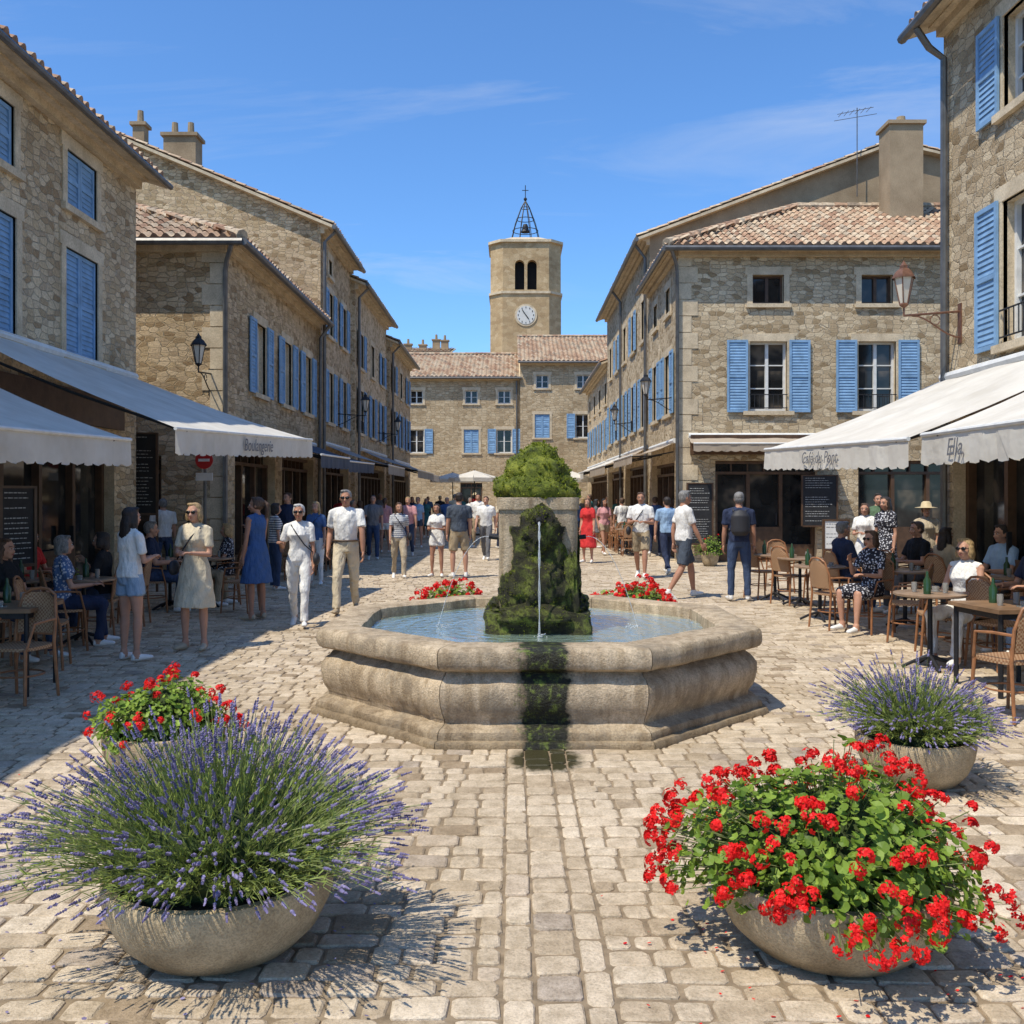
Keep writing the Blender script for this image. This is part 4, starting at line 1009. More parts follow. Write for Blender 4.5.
# ================================================================ AWNINGS
def awning(w0,w1,o0,o1,vh=.30,mt='awn',text=None,scallop=.22,arms=True,tpos=.5,ts=.2):
    w0,w1,o0,o1=map(V3,(w0,w1,o0,o1)); mb=MB(); n=28; k=6
    vs=[]
    for i in range(n+1):
        t=i/n; a=w0.lerp(w1,t); c=o0.lerp(o1,t)
        for j in range(k+1):
            s_=j/k; p=a.lerp(c,s_); p.z-=.06*math.sin(math.pi*s_)+.012*math.sin(t*n*1.3)*math.sin(math.pi*s_)+.010*math.sin(t*17+s_*5); vs.append(p)
    mb.add(vs,[(i*(k+1)+j,(i+1)*(k+1)+j,(i+1)*(k+1)+j+1,i*(k+1)+j+1) for i in range(n) for j in range(k)])
    L=(o1-o0).length; ns=int(L/scallop); dirn=(o1-o0).normalized(); out=(o0-w0); out.z=0; out=out.normalized()
    for i in range(ns):
        a=o0.lerp(o1,i/ns); c=o0.lerp(o1,(i+1)/ns); wob=lambda u:out*(.018*math.sin(u*9))
        pts=[a,c]
        for q in range(5):
            t=1-q/4; p=a.lerp(c,t); p=p+V3((0,0,-vh+.0-.030*math.sin(math.pi*t)))+wob(i+t); pts.append(p)
        mb.add(pts,[tuple(range(7))])
    mb.tube([o0,o1],.022,8,2); mb.tube([w0+V3((0,0,.03)),w1+V3((0,0,.03))],.07,8,2)
    if arms:
        for t in(.06,.5,.94):
            a=w0.lerp(w1,t); c=o0.lerp(o1,t); a=a+V3((0,0,-.25)); m_=a.lerp(c,.5)+V3((0,0,-.06)); mb.tube([a,m_,c+V3((0,0,-.03))],.018,6,1)
    cen=(w0+w1)/2
    ob=mb.build('awning',[M[mt],M['iron'],M['white']],cen,smooth=30)
    if text:
        cu=bpy.data.curves.new('lettering','FONT'); cu.body=text; cu.size=ts; cu.align_x='CENTER'; cu.extrude=.001; cu.shear=.25
        tmp=bpy.data.objects.new('tmp',cu); COL.objects.link(tmp); bpy.context.view_layer.update()
        me=bpy.data.meshes.new_from_object(tmp.evaluated_get(bpy.context.evaluated_depsgraph_get())); bpy.data.objects.remove(tmp)
        me.materials.clear(); me.materials.append(M['textc'])
        t=bpy.data.objects.new('lettering',me); COL.objects.link(t); t.parent=ob
        u=dirn if out.x>0 else -dirn
        c=o0.lerp(o1,tpos)+V3((0,0,-vh*.80))+out*.03
        up=UP-u*u.dot(UP); up.normalize(); n_=u.cross(up)
        mt_=Matrix(((u.x,up.x,n_.x),(u.y,up.y,n_.y),(u.z,up.z,n_.z))).to_4x4(); mt_.translation=c-cen
        t.matrix_local=mt_
    return ob
awning((-6.58,3.5,3.25),(-6.58,10.4,3.34),(-4.35,3.5,2.2),(-4.22,10.4,2.33),.27)
awning((-6.58,10.7,3.75),(-6.58,16.4,3.75),(-3.94,11.0,2.5),(-3.49,16.4,2.68),.29,text='Boulangerie',tpos=.50,ts=.25)
awning((6.17,3.5,3.3),(6.17,9.0,3.36),(3.9,3.5,2.27),(3.9,8.94,2.29),.27,text='Ella',tpos=.87,ts=.22)
awning((6.17,9.2,3.36),(6.17,13.45,3.36),(3.88,9.2,2.27),(3.62,13.45,2.37),.27,text="Café du Pont",tpos=.52,ts=.21)
awning((-5.58,19.2,3.1),(-5.58,22.6,3.1),(-3.9,19.2,2.55),(-3.9,22.6,2.6),.25,'awnblue')
awning((-5.58,23.0,3.1),(-5.58,26.6,3.1),(-4.0,23.0,2.55),(-3.9,26.6,2.6),.25,'awnblue')
awning((-5.48,27.4,3.2),(-5.48,31.5,3.2),(-3.6,27.4,2.6),(-3.6,31.5,2.6),.25,'awngrey')
awning((-5.3,33,3.3),(-5.3,39.5,3.3),(-3.3,33,2.6),(-3.3,39.5,2.6),.25,'awngrey')
awning((-5.15,41,3.2),(-5.15,47,3.2),(-3.5,41,2.6),(-3.5,47,2.6),.25,'awn')
awning((4.22,24.3,3.1),(4.22,28.6,3.1),(3.1,24.3,2.75),(3.1,28.6,2.75),.2,'awntan')
awning((4.22,29.4,3.2),(4.22,35,3.2),(2.9,29.4,2.65),(2.9,35,2.65),.25,'awntan')
awning((4.22,35.6,3.2),(4.22,41.5,3.2),(2.7,35.6,2.6),(2.7,41.5,2.6),.25,'awn')
awning((4.3,43,3.2),(4.3,53,3.2),(2.8,43,2.6),(2.8,53,2.6),.25,'awn')
awning((4.5,23.95,3.2),(8.0,23.95,3.2),(4.5,23.3,3.0),(8.0,23.3,3.0),.18,'awntan',arms=False)
def parasol(x,y,z=2.45,r=1.0):
    mb=MB(); mb.tube([(x,y,0),(x,y,z+.35)],.025,8,1); n=8
    top=V3((x,y,z+.32)); ring=[V3((x+r*math.cos(2*math.pi*i/n),y+r*math.sin(2*math.pi*i/n),z)) for i in range(n)]
    for i in range(n):
        a,c=ring[i],ring[(i+1)%n]; mb.add([top,a,c],[(0,1,2)]); mb.add([a,c,c-V3((0,0,.16)),a-V3((0,0,.16))],[(0,1,2,3)]); mb.tube([top-V3((0,0,.02)),a],.01,4,1)
    mb.tube([(x,y,0),(x,y,.08)],.25,16,1)
    mb.build('parasol',[M['awn'],M['iron']],(x,y,0))
parasol(-1.6,40,2.45,1.1); parasol(2.3,38,2.4,1.0); parasol(-2.9,46,2.5,1.1)

# ================================================================ LANTERNS, SIGNS
def lantern(pos,wallp,sz=.6):
    x,y,z=pos; mb=MB(); h=sz
    c=V3(pos)
    mb.revolve((x,y,z),[(.055*h/.6,-.26*h/.6),(.13*h/.6,.10*h/.6)],6,0)
    k=h/.6
    for i in range(6):
        a=2*math.pi*i/6; mb.tube([(x+.057*k*math.cos(a),y+.057*k*math.sin(a),z-.26*k),(x+.133*k*math.cos(a),y+.133*k*math.sin(a),z+.10*k)],.009*k,5,1)
    mb.revolve((x,y,z),[(.165*k,.09*k),(.165*k,.105*k),(.11*k,.19*k),(.06*k,.23*k),(.06*k,.27*k),(.035*k,.29*k),(.0,.35*k)],6,1)
    mb.revolve((x,y,z),[(.0,-.33*k),(.03*k,-.30*k),(.07*k,-.27*k),(.06*k,-.25*k)],6,1)
    w=V3(wallp); d=(w-c); d.z=0
    arm_z=z-.42*k
    mb.tube([V3((x,y,z-.30*k)),V3((x,y,arm_z))],.014*k,6,1)
    mb.tube([V3((x,y,arm_z)),V3((w.x,w.y,arm_z+.06))],.016*k,6,1)
    pts=[]
    for i in range(9):
        t=i/8; pts.append(V3((x,y,arm_z))+d*(.15+.85*t)+V3((0,0,-.30*k*math.sin(t*math.pi/2)**2)))
    mb.tube(pts,.012*k,6,1)
    q=V3((x,y,arm_z))+d*.55; mb.tube([q+d.normalized()*(.07*k*math.cos(a))+V3((0,0,-.06*k+.07*k*math.sin(a))) for a in [i*.6 for i in range(11)]],.008*k,5,1)
    mb.lbox((V3((w.x,w.y,arm_z-.38*k)),d.normalized().cross(UP),-d.normalized()),-.05,.05,0,.55*k,-.03,.015,1)
    mb.build('wall_lantern',[M['lampglass'],M['copper' if sz>.59 else 'iron']],pos,smooth=30)
lantern((5.42,13.0,4.62),(6.2,13.0,4.2),.60)
lantern((-5.92,17.75,4.45),(-5.92,18.5,4.1),.58)
lantern((3.5,24.6,4.6),(4.24,24.6,4.3),.56); lantern((-4.6,29.5,4.6),(-5.5,29.5,4.3),.56); lantern((-4.5,37,4.5),(-5.35,37,4.2),.56); lantern((3.6,33,4.6),(4.25,33,4.3),.56)
def board(x,y,rz,w,h,z0,feet=True,mt='chalk'):
    mb=MB(); Rz=Matrix.Rotation(rz,3,'Z'); F=(V3((x,y,0)),Rz@V3((1,0,0)),Rz@V3((0,-1,0)))
    mb.lbox(F,-w/2,w/2,z0,z0+h,-.02,.0,0)
    for a in((-w/2-.04,-w/2),(w/2,w/2+.04)): mb.lbox(F,a[0],a[1],z0-.02 if not feet else 0,z0+h+.03,-.03,.015,1)
    mb.lbox(F,-w/2,w/2,z0+h,z0+h+.03,-.03,.014,1); mb.lbox(F,-w/2,w/2,z0-.04,z0,-.03,.014,1)
    n=int(h/.06)
    for i in range(1,n):
        if R.random()<.8:
            u=-w/2*.85; v=z0+h-i*.06; end=w/2*R.uniform(.3,.85)
            while u<end:
                l=R.uniform(.02,.07); mb.lbox(F,u,min(u+l,end),v,v+R.uniform(.008,.014),0,.002,2); u+=l+.014
    mb.build('menu_board',[M[mt],M['wood'],M['chalkw'] if mt=='chalk' else M['textc']],(x,y,0))
x,y=W(829,565); board(x,23.8,0,.85,1.25,.95,False); board(4.75,23.75,0,.6,1.5,.5,True); board(*W(141,592),math.radians(10),.5,1.4,1.4,True)
board(*W(836,590),math.radians(-5),.40,.5,.75,True,'signwhite'); board(*W(18,640),math.radians(70),.45,.9,.9,True)
x,y=W(205,590); mb=MB(); mb.tube([(x,y,0),(x,y,2.55)],.03,8,0)
mb.tube([(x,y-.04,2.35),(x,y-.055,2.35)],.16,24,1); mb.box((x,y-.062,2.35),(.2,.012,.05),2); mb.box((x,y-.045,2.05),(.3,.015,.14),2)
mb.build('no_entry_sign',[M['zinc'],M['signred'],M['signwhite']],(x,y,0),smooth=40)

# ================================================================ FOUNTAIN
FX,FY=.22,8.15
fe=empty('fountain',(FX,FY,0))
def octring(mb,prof,m=0,sub=8,disp=.004):
    for s_ in range(8):
        a0=math.pi/8+math.pi/4*s_-math.pi/2-math.pi/4; a1=a0+math.pi/4
        vs=[];k=len(prof)
        for (ap,z) in prof:
            rr=ap/math.cos(math.pi/8)
            p0=V3((rr*math.cos(a0),rr*math.sin(a0),z)); p1=V3((rr*math.cos(a1),rr*math.sin(a1),z)); d=(p1-p0).normalized()
            p0=p0+d*.0025; p1=p1-d*.0025
            for i in range(sub+1):
                p=p0.lerp(p1,i/sub); q=noise.noise(p*3.1)*disp*1.6+noise.noise(p*11)*disp
                o=V3((p.x,p.y,0)).normalized(); p=p+o*q+V3((0,0,noise.noise(p*5+V3((9,9,9)))*disp*.6 if z>.1 else 0)); vs.append(V3((FX,FY,0))+p)
        n=sub+1
        fs=[(i*n+j,i*n+j+1,(i+1)*n+j+1,(i+1)*n+j) for i in range(k-1) for j in range(sub)]
        mb.add(vs,fs,m)
fb=MB()
octring(fb,[(1.80,-.01),(1.80,.03),(1.79,.045),(1.70,.05)])
octring(fb,[(1.755,.03),(1.757,.075),(1.75,.10),(1.73,.115),(1.69,.125),(1.665,.14),(1.668,.17),(1.70,.22),(1.722,.28),(1.730,.34),(1.722,.40),(1.69,.445),(1.645,.475),(1.635,.49),(1.66,.50),(1.71,.51),(1.745,.53),(1.757,.56),(1.760,.60),(1.755,.64),(1.742,.66),(1.715,.672),(1.60,.674),(1.46,.672),(1.44,.66),(1.435,.60),(1.435,.25)],sub=16,disp=.011)
octring(fb,[(1.44,.26),(.01,.26)])
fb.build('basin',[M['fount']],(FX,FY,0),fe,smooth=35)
wm=MB(); wm.revolve((FX,FY,0),[(r_,.575+.003*math.sin(r_*30)) for r_ in np.linspace(.02,1.5,24)],64)
keep=[]
for f in wm.f:
    c=sum((V3(wm.v[i]) for i in f),V3((0,0,0)))/len(f); x,y=c.x-FX,c.y-FY
    if max(abs(x),abs(y),(abs(x)+abs(y))/math.sqrt(2))<1.47: keep.append(f)
wm.f=keep; wm.m=[0]*len(keep); wm.r=[.5]*len(keep)
wm.build('water',[M['water']],(FX,FY,.56),fe,smooth=60,loc=(0,0,.56))
pd=MB(); PO=V3((FX,FY,0))
def sqpost(mb,hx,hy,z0,z1,m=0,n=8,ns=14,disp=.012,amp=5,round_=.05,taper=0,off=(0,0)):
    vs=[];pl=[]
    for i in range(n*4):
        side=i//n; t=(i%n)/n*2-1
        x,y=[(t,-1),(1,t),(-t,1),(-1,-t)][side]; pl.append((x*hx,y*hy))
    N_=len(pl)
    for k in range(ns+1):
        z=z0+(z1-z0)*k/ns; sc=1-taper*k/ns
        for (x,y) in pl:
            cx=max(-hx+round_,min(hx-round_,x)); cy=max(-hy+round_,min(hy-round_,y)); d=V3((x-cx,y-cy,0))
            if d.length>round_ : d=d.normalized()*round_
            p=V3(((cx+d.x)*sc+off[0],(cy+d.y)*sc+off[1],z)); q=noise.noise(p*amp)*disp+noise.noise(p*amp*3.3)*disp*.5
            o=V3((x,y,0)).normalized(); vs.append(PO+p+o*q)
    fs=[(k*N_+i,k*N_+(i+1)%N_,(k+1)*N_+(i+1)%N_,(k+1)*N_+i) for k in range(ns) for i in range(N_)]
    fs+= [tuple(ns*N_+i for i in range(N_)),tuple(range(N_))[::-1]]
    mb.add(vs,fs,m)
sqpost(pd,.33,.33,.3,1.64,0,disp=.010)
sqpost(pd,.345,.345,1.60,1.70,0,disp=.006,ns=3)
def blob(mb,c,r,m=1,seed=0,amp=.25,n=28,k=18,f=2.2,flatb=None):
    vs=[]
    for i in range(k+1):
        ph=math.pi*i/k
        for j in range(n):
            th=2*math.pi*j/n; d=V3((math.sin(ph)*math.cos(th),math.sin(ph)*math.sin(th),math.cos(ph)))
            q=1+amp*noise.noise(d*f+V3((seed,0,0)))+amp*.6*noise.noise(d*f*3+V3((0,seed,0)))+amp*.3*noise.noise(d*f*7)
            p=V3((d.x*r[0],d.y*r[1],d.z*r[2]))*q
            if flatb is not None and p.z<flatb: p.z=flatb
            vs.append(V3(c)+p)
    mb.add(vs,[(i*n+j,(i+1)*n+j,(i+1)*n+(j+1)%n,i*n+(j+1)%n) for i in range(k) for j in range(n)],m)
def mossy(mb):
    sqpost(mb,.46,.46,.4,.74,1,disp=.035,amp=6,round_=.10,taper=.05)
    sqpost(mb,.245,.15,.6,1.46,1,disp=.045,amp=6,round_=.08,taper=.10,off=(0,-.26),ns=20)
    blob(mb,PO+V3((0,-.36,1.42)),(.175,.12,.20),1,3,.3)
    blob(mb,PO+V3((0,-.41,1.53)),(.09,.08,.08),1,5,.3); blob(mb,PO+V3((0,-.38,.98)),(.22,.10,.24),1,8,.3); blob(mb,PO+V3((-.03,-.42,.72)),(.32,.10,.10),1,9,.3)
    blob(mb,PO+V3((.325,.0,1.05)),(.045,.24,.45),1,12,.5)
    blob(mb,PO+V3((-.33,.0,.74)),(.10,.33,.10),1,15,.4); blob(mb,PO+V3((.33,.0,.76)),(.11,.33,.12),1,17,.4); blob(mb,PO+V3((0,.34,1.0)),(.25,.06,.6),1,19,.3)
    blob(mb,PO+V3((.25,-.32,.92)),(.09,.06,.34),1,21,.4); blob(mb,PO+V3((-.25,-.32,.84)),(.08,.06,.24),1,22,.4)
mossy(pd)
pd.tube([PO+V3((0,-.46,1.52)),PO+V3((0,-.54,1.50))],[.03,.022],8,3)
for sg in(-1,1): pd.tube([PO+V3((sg*.33,0,1.35)),PO+V3((sg*.42,0,1.36))],.02,8,3)
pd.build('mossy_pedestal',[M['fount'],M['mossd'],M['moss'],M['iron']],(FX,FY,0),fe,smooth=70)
mm=MB(); blob(mm,PO+V3((0,0,1.75)),(.36,.36,.21),0,31,.14,48,26,1.8,-.06); blob(mm,PO+V3((.0,0,1.89)),(.285,.285,.19),0,35,.18,40,20,2); blob(mm,PO+V3((.01,0,2.02)),(.18,.18,.145),0,37,.2)
def tufts(mb,src,n,sz):
    vs=src.v; ff=src.f
    for _ in range(n):
        f=ff[R.randrange(len(ff))]; a=V3(vs[f[0]]);b_=V3(vs[f[1]]);c=V3(vs[f[2]])
        no=(b_-a).cross(c-a)
        if no.length<1e-9: continue
        no.normalize(); out=(a-PO-V3((0,0,1.2 if a.z<1.5 else 1.75)))
        if no.dot(out)<0: no=-no
        p=a.lerp(b_,R.random()).lerp(c,R.random()*.6)
        for q in range(3):
            d=(no+V3((R.uniform(-1,1),R.uniform(-1,1),R.uniform(-.4,1)))*.9).normalized(); s_=d.cross(V3((R.random(),R.random(),R.random()))).normalized()*sz*.22; L=sz*R.uniform(.5,1.2)
            mb.add([p-s_,p+s_,p+d*L],[(0,1,2)],1,R.random())
tufts(mm,mm,8000,.020)
for i,m_ in enumerate(mm.m):
    if m_==1: mm.r[i]=.25+.75*mm.r[i]
mm.build('moss_cap',[M['moss'],M['mosstuft']],(FX,FY,0),fe,smooth=80)
sf=MB(); src=MB(); mossy(src)
tufts(sf,src,4600,.018); sf.m=[0]*len(sf.f)
for i,f in enumerate(sf.f):
    p=V3(sf.v[f[0]]); k=noise.noise(p*5)+.35*max(0,1.0-(p.z-.5)*1.4); sf.r[i]=max(0,min(1,sf.r[i]*.6+k*.9))
sf.build('moss_fringe',[M['mosstuft']],(FX,FY,0),fe)
jt=MB()
def arc(p,v,zend,n=14):
    pts=[]
    T=(v.z+math.sqrt(v.z**2+2*9.8*(p.z-zend)))/9.8
    for i in range(n+1):
        t=T*i/n; pts.append(p+v*t-V3((0,0,4.9*t*t)))
    return pts
a=arc(PO+V3((0,-.54,1.50)),V3((0,-.14,0)),.575); jt.tube(a,[.006]+[.0075-.0003*i for i in range(len(a)-1)],6,0)
for o in(.009,-.009): jt.tube([p+V3((o*math.sin(i),0,0)) for i,p in enumerate(a)],.0022,4,0)
for sg in(-1,1):
    a=arc(PO+V3((sg*.42,0,1.36)),V3((sg*1.05,-.1,.2)),.575); jt.tube(a,.0028,5,0)
for c in((0,-.60),(.82,-.05),(-.82,-.05)):
    for k in range(22):
        an=R.uniform(0,6.28); r_=R.uniform(.0,.06); jt.ell(PO+V3((c[0]+r_*math.cos(an),c[1]+r_*math.sin(an),.576+R.uniform(0,.03))),(.005,.005,.005),0,5,4)
jt.build('water_jets',[M['jet']],(FX,FY,0),fe,smooth=60)
print('fountain',time.time()-T0)

# ================================================================ PLANTERS
def bowl(mb,c,r,h,m=0):
    mb.revolve(c,[(.0,.0),(r*.55,.0),(r*.70,.02),(r*.86,h*.30),(r*.97,h*.62),(r*1.0,h*.85),(r*1.0,h*.95),(r*.985,h),(r*.90,h),(r*.88,h*.9),(r*.86,h*.86)],56,m)
    mb.revolve(c,[(r*.88,h*.90),(.3*r,h*.95),(.0,h*.96)],32,m+1)
def lavender(cx,cy,r,h,SR,SH,nst,seed):
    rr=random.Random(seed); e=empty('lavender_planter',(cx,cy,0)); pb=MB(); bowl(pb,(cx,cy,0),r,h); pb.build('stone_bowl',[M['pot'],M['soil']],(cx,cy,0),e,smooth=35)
    mb=MB(); c=V3((cx,cy,h*.95))
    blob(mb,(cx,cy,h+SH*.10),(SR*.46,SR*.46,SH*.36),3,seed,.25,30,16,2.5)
    for i in range(nst):
        ph=rr.uniform(0,2*math.pi); u=rr.random(); th=math.radians(84)*(u**.60)
        env=rr.triangular(.58,1.06,.92)*(1+.10*math.sin(3*ph+seed)+.08*math.sin(7*ph))
        tip=c+V3((SR*math.sin(th)*math.cos(ph)*env,SR*math.sin(th)*math.sin(ph)*env,SH*(math.cos(th)*.92+.08)*env+rr.uniform(-.03,.03)))
        b0=c+V3((math.cos(ph),math.sin(ph),0))*r*.80*math.sin(th)*rr.random()**.5
        mid=b0.lerp(tip,.5)+V3((0,0,.08*SH+.05*math.sin(th))); pts=[]
        for k in range(6):
            t=k/5; pts.append(b0*(1-t)**2+mid*2*t*(1-t)+tip*t*t)
        mb.tube(pts,[.0022,.002,.0018,.0015,.0014,.0012],3,1,False,rr.random())
        tv=(pts[-1]-pts[-2]).normalized(); ref=V3((0,0,1)) if abs(tv.z)<.8 else V3((1,0,0)); s1=tv.cross(ref).normalized(); s2=tv.cross(s1)
        L=rr.uniform(.026,.052); base=rr.random(); nb=rr.randint(4,7)
        for k in range(nb):
            q=tip+tv*(L*k/nb-.01); wd=.0068*(1-.5*k/nb)*rr.uniform(.8,1.2); ang=rr.uniform(0,3)
            ring=[q+(s1*math.cos(ang+a)+s2*math.sin(ang+a))*wd+tv*(.004 if i_%2 else -.002) for i_,a in enumerate((0,1.26,2.51,3.77,5.03))]
            tp=q+tv*.008
            mb.add(ring+[tp,q-tv*.003],[(j,(j+1)%5,5) for j in range(5)]+[((j+1)%5,j,6) for j in range(5)],2,min(1,max(0,base*.7+rr.random()*.3)))
        if rr.random()<.35:
            q=tip-tv*L*.7
            mb.ell(q,(.005,.005,.0055),2,5,4,base)
        for k in range(17):
            t=rr.uniform(.03,.84); p=b0*(1-t)**2+mid*2*t*(1-t)+tip*t*t
            d=(tv*.9+V3((rr.uniform(-1,1),rr.uniform(-1,1),rr.uniform(-.2,1.1)))*.7).normalized(); s_=d.cross(V3((rr.random()-.5,rr.random()-.5,rr.random()))).normalized()*.0025; l=rr.uniform(.035,.065)*(1-.35*t)
            mb.add([p-s_*.6,p+s_*.6,p+d*l*.5+s_,p+d*l,p+d*l*.5-s_],[(0,1,2,3,4)],0,min(1,rr.random()*.7+t*.4))
    mb.build('lavender',[M['lavleaf'],M['lavstem'],M['lavflower'],M['core']],(cx,cy,0),e)
def geranium(cx,cy,r,h,SR,SH,nl,nf,seed,name='geranium_planter',fs=1.0):
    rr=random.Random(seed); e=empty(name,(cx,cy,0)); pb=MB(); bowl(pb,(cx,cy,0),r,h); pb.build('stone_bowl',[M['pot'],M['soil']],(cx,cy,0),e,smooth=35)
    mb=MB(); c=V3((cx,cy,h*.95))
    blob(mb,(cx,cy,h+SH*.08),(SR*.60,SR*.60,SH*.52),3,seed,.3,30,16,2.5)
    def env(ph,th): return (1+.10*math.sin(3*ph+seed)+.08*math.sin(5*ph+2*seed)+.08*math.sin(4*th+ph))
    for i in range(nl):
        ph=rr.uniform(0,2*math.pi); th=math.acos(rr.uniform(-.18,1)); q=env(ph,th)*rr.uniform(.60,.96)
        d=V3((math.sin(th)*math.cos(ph),math.sin(th)*math.sin(ph),math.cos(th)))
        p=c+V3((d.x*SR,d.y*SR,d.z*SH))*q
        no=(d*.7+V3((rr.uniform(-1,1),rr.uniform(-1,1),rr.uniform(0,1.4)))*.6).normalized(); s1=no.cross(V3((rr.random(),rr.random(),.3))).normalized(); s2=no.cross(s1)
        R0=rr.uniform(.011,.024); vs=[p-no*R0*.25]; K=10
        for k in range(K):
            a=2*math.pi*k/K; rad=R0*(1+.10*(k%2)); 
            if k==0: rad*=.35
            vs.append(p+s1*rad*math.cos(a)+s2*rad*math.sin(a)+no*R0*.12*math.sin(2*a))
        mb.add(vs,[(0,1+k,1+(k+1)%K) for k in range(K)],0,min(1,max(0,rr.gauss(.45,.28))))
        if rr.random()<.3: mb.tube([p-no*.01,c+V3((d.x*SR*.5,d.y*SR*.5,d.z*SH*.5))],.0018,3,1,False,rr.random())
    for i in range(nf):
        ph=rr.uniform(0,2*math.pi); th=math.acos(rr.uniform(-.15,1)); q=env(ph,th)*rr.uniform(.93,1.10)
        d=V3((math.sin(th)*math.cos(ph),math.sin(th)*math.sin(ph),math.cos(th)))
        p=c+V3((d.x*SR,d.y*SR,d.z*SH))*q+V3((0,0,.01)); hd=(d+V3((0,0,.5))).normalized()
        mb.tube([c+V3((d.x*SR*.6,d.y*SR*.6,d.z*SH*.55)),p-hd*.02],.002,4,1,False,rr.random())
        sz=rr.uniform(.017,.036)*fs; base=rr.random(); nfl=rr.randint(11,20)
        for k in range(nfl):
            v=V3((rr.gauss(0,1),rr.gauss(0,1),rr.gauss(0,1))).normalized()
            if v.dot(hd)<-.35: v=-v
            fp=p+v*sz*rr.uniform(.65,1.15); n_=(v+V3((rr.uniform(-.4,.4),)*3)).normalized(); s1=n_.cross(V3((rr.random(),.2,rr.random()))).normalized(); s2=n_.cross(s1); a0=rr.uniform(0,2); pr=rr.uniform(.010,.0150)*fs
            for j in range(5):
                a=a0+j*1.2566+rr.uniform(-.15,.15); u=s1*math.cos(a)+s2*math.sin(a); w_=s1*-math.sin(a)+s2*math.cos(a)
                mb.add([fp,fp+u*pr*.55+w_*pr*.38+n_*pr*.25,fp+u*pr+w_*pr*.22+n_*pr*.12,fp+u*pr-w_*pr*.22+n_*pr*.12,fp+u*pr*.55-w_*pr*.38+n_*pr*.25],[(0,1,2,3,4)],2,min(1,max(0,base*.5+rr.random()*.5)))
    mb.build('geraniums',[M['gerleaf'],M['lavstem'],M['petal'],M['core']],(cx,cy,0),e)
lavender(-1.12,3.62,.43,.29,.78,.58,1550,3)
geranium(1.22,3.62,.44,.29,.575,.42,3400,200,5)
geranium(-2.08,5.65,.36,.32,.42,.32,1500,50,9)
lavender(2.42,5.65,.34,.28,.56,.42,850,12)
geranium(-.70,10.75,.34,.45,.40,.28,900,110,15,fs=1.15); geranium(1.42,10.75,.36,.45,.44,.28,1000,125,18,fs=1.15)
for (px,fy) in((710,566),(15,612),(60,606)):
    x,y=W(px,fy); geranium(x,y,.22,.35,.38,.42,500,6,int(px))
# fallen petals and blossoms on the paving
fp_=MB()
for (cx,cy,m_,n_) in((1.22,3.62,0,70),(-1.12,3.62,1,90),(2.42,5.65,1,40),(-2.08,5.65,0,30)):
    for k in range(n_):
        a=R.uniform(0,6.28); d_=R.uniform(.35,.95); x=cx+d_*math.cos(a); y=cy+d_*math.sin(a); q=R.uniform(0,6); L=R.uniform(.005,.010)
        fp_.add([(x+L*math.cos(q+t),y+L*.7*math.sin(q+t),.006+.002*math.sin(t)) for t in(0,1.2,2.5,3.8,5.1)],[(0,1,2,3,4)],m_,R.random())
fp_.build('fallen_petals',[M['petal'],M['lavflower']],(0,3.6,0))
print('plants',time.time()-T0)

# ================================================================ CAFE FURNITURE
def chair_mesh():
    mb=MB()
    for sx in(-1,1):
        mb.tube([(sx*.20,.20,0),(sx*.18,.17,.45)],[.013,.015],8,0)
        mb.tube([(sx*.20,-.22,0),(sx*.185,-.18,.45),(sx*.185,-.205,.70),(sx*.15,-.245,.86),(sx*.08,-.26,.905),(0,-.262,.915)],[.013,.015,.014,.013,.013,.013],8,0)
    mb.tube([(.19*math.cos(a),.0+.185*math.sin(a),.22) for a in [i*math.pi/8 for i in range(17)]],.008,6,0)
    n=20
    vs=[]
    for z in(.435,.462):
        for i in range(n):
            a=2*math.pi*i/n; q=(abs(math.cos(a))**4+abs(math.sin(a))**4)**-.25; vs.append((.215*q*math.cos(a),.20*q*math.sin(a),z))
    mb.add(vs,[(i,(i+1)%n,n+(i+1)%n,n+i) for i in range(n)]+[tuple(range(n,2*n)),tuple(range(n))[::-1]],1)
    K=8;J=6;vs=[]
    for j in range(J+1):
        z=.53+.35*j/J; hw_=.175 if j<J-1 else (.15 if j==J-1 else .09)
        for k in range(K+1):
            t=k/K*2-1; vs.append((t*hw_,-.20-.05*(j/J)-.03*(1-t*t),z))
    fs=[(j*(K+1)+k,j*(K+1)+k+1,(j+1)*(K+1)+k+1,(j+1)*(K+1)+k) for j in range(J) for k in range(K)]
    mb.add(vs,fs,1); mb.add([(x,y+.012,z) for x,y,z in vs],fs,1)
    mb.tube([(-.18,-.19,.53),(0,-.225,.53),(.18,-.19,.53)],.01,6,0)
    for sx in(-1,1):
        mb.tube([(sx*.185,-.205,.66),(sx*.235,-.05,.67),(sx*.225,.12,.655),(sx*.19,.17,.45)],.012,6,0)
    return mb
c0=chair_mesh().build('bistro_chair',[M['rattan'],M['wicker']],(0,0,0),smooth=40)
c1mesh=c0.data; first=[True]
def chair(x,y,yaw):
    if first[0]: o=c0; first[0]=False
    else: o=bpy.data.objects.new('bistro_chair',c1mesh); COL.objects.link(o)
    o.location=(x,y,0); o.rotation_euler=(0,0,math.radians(yaw))
for (x,y,yaw) in SITS:
    a=math.radians(yaw); chair(x-math.sin(a)*.04,y+math.cos(a)*.04,yaw)
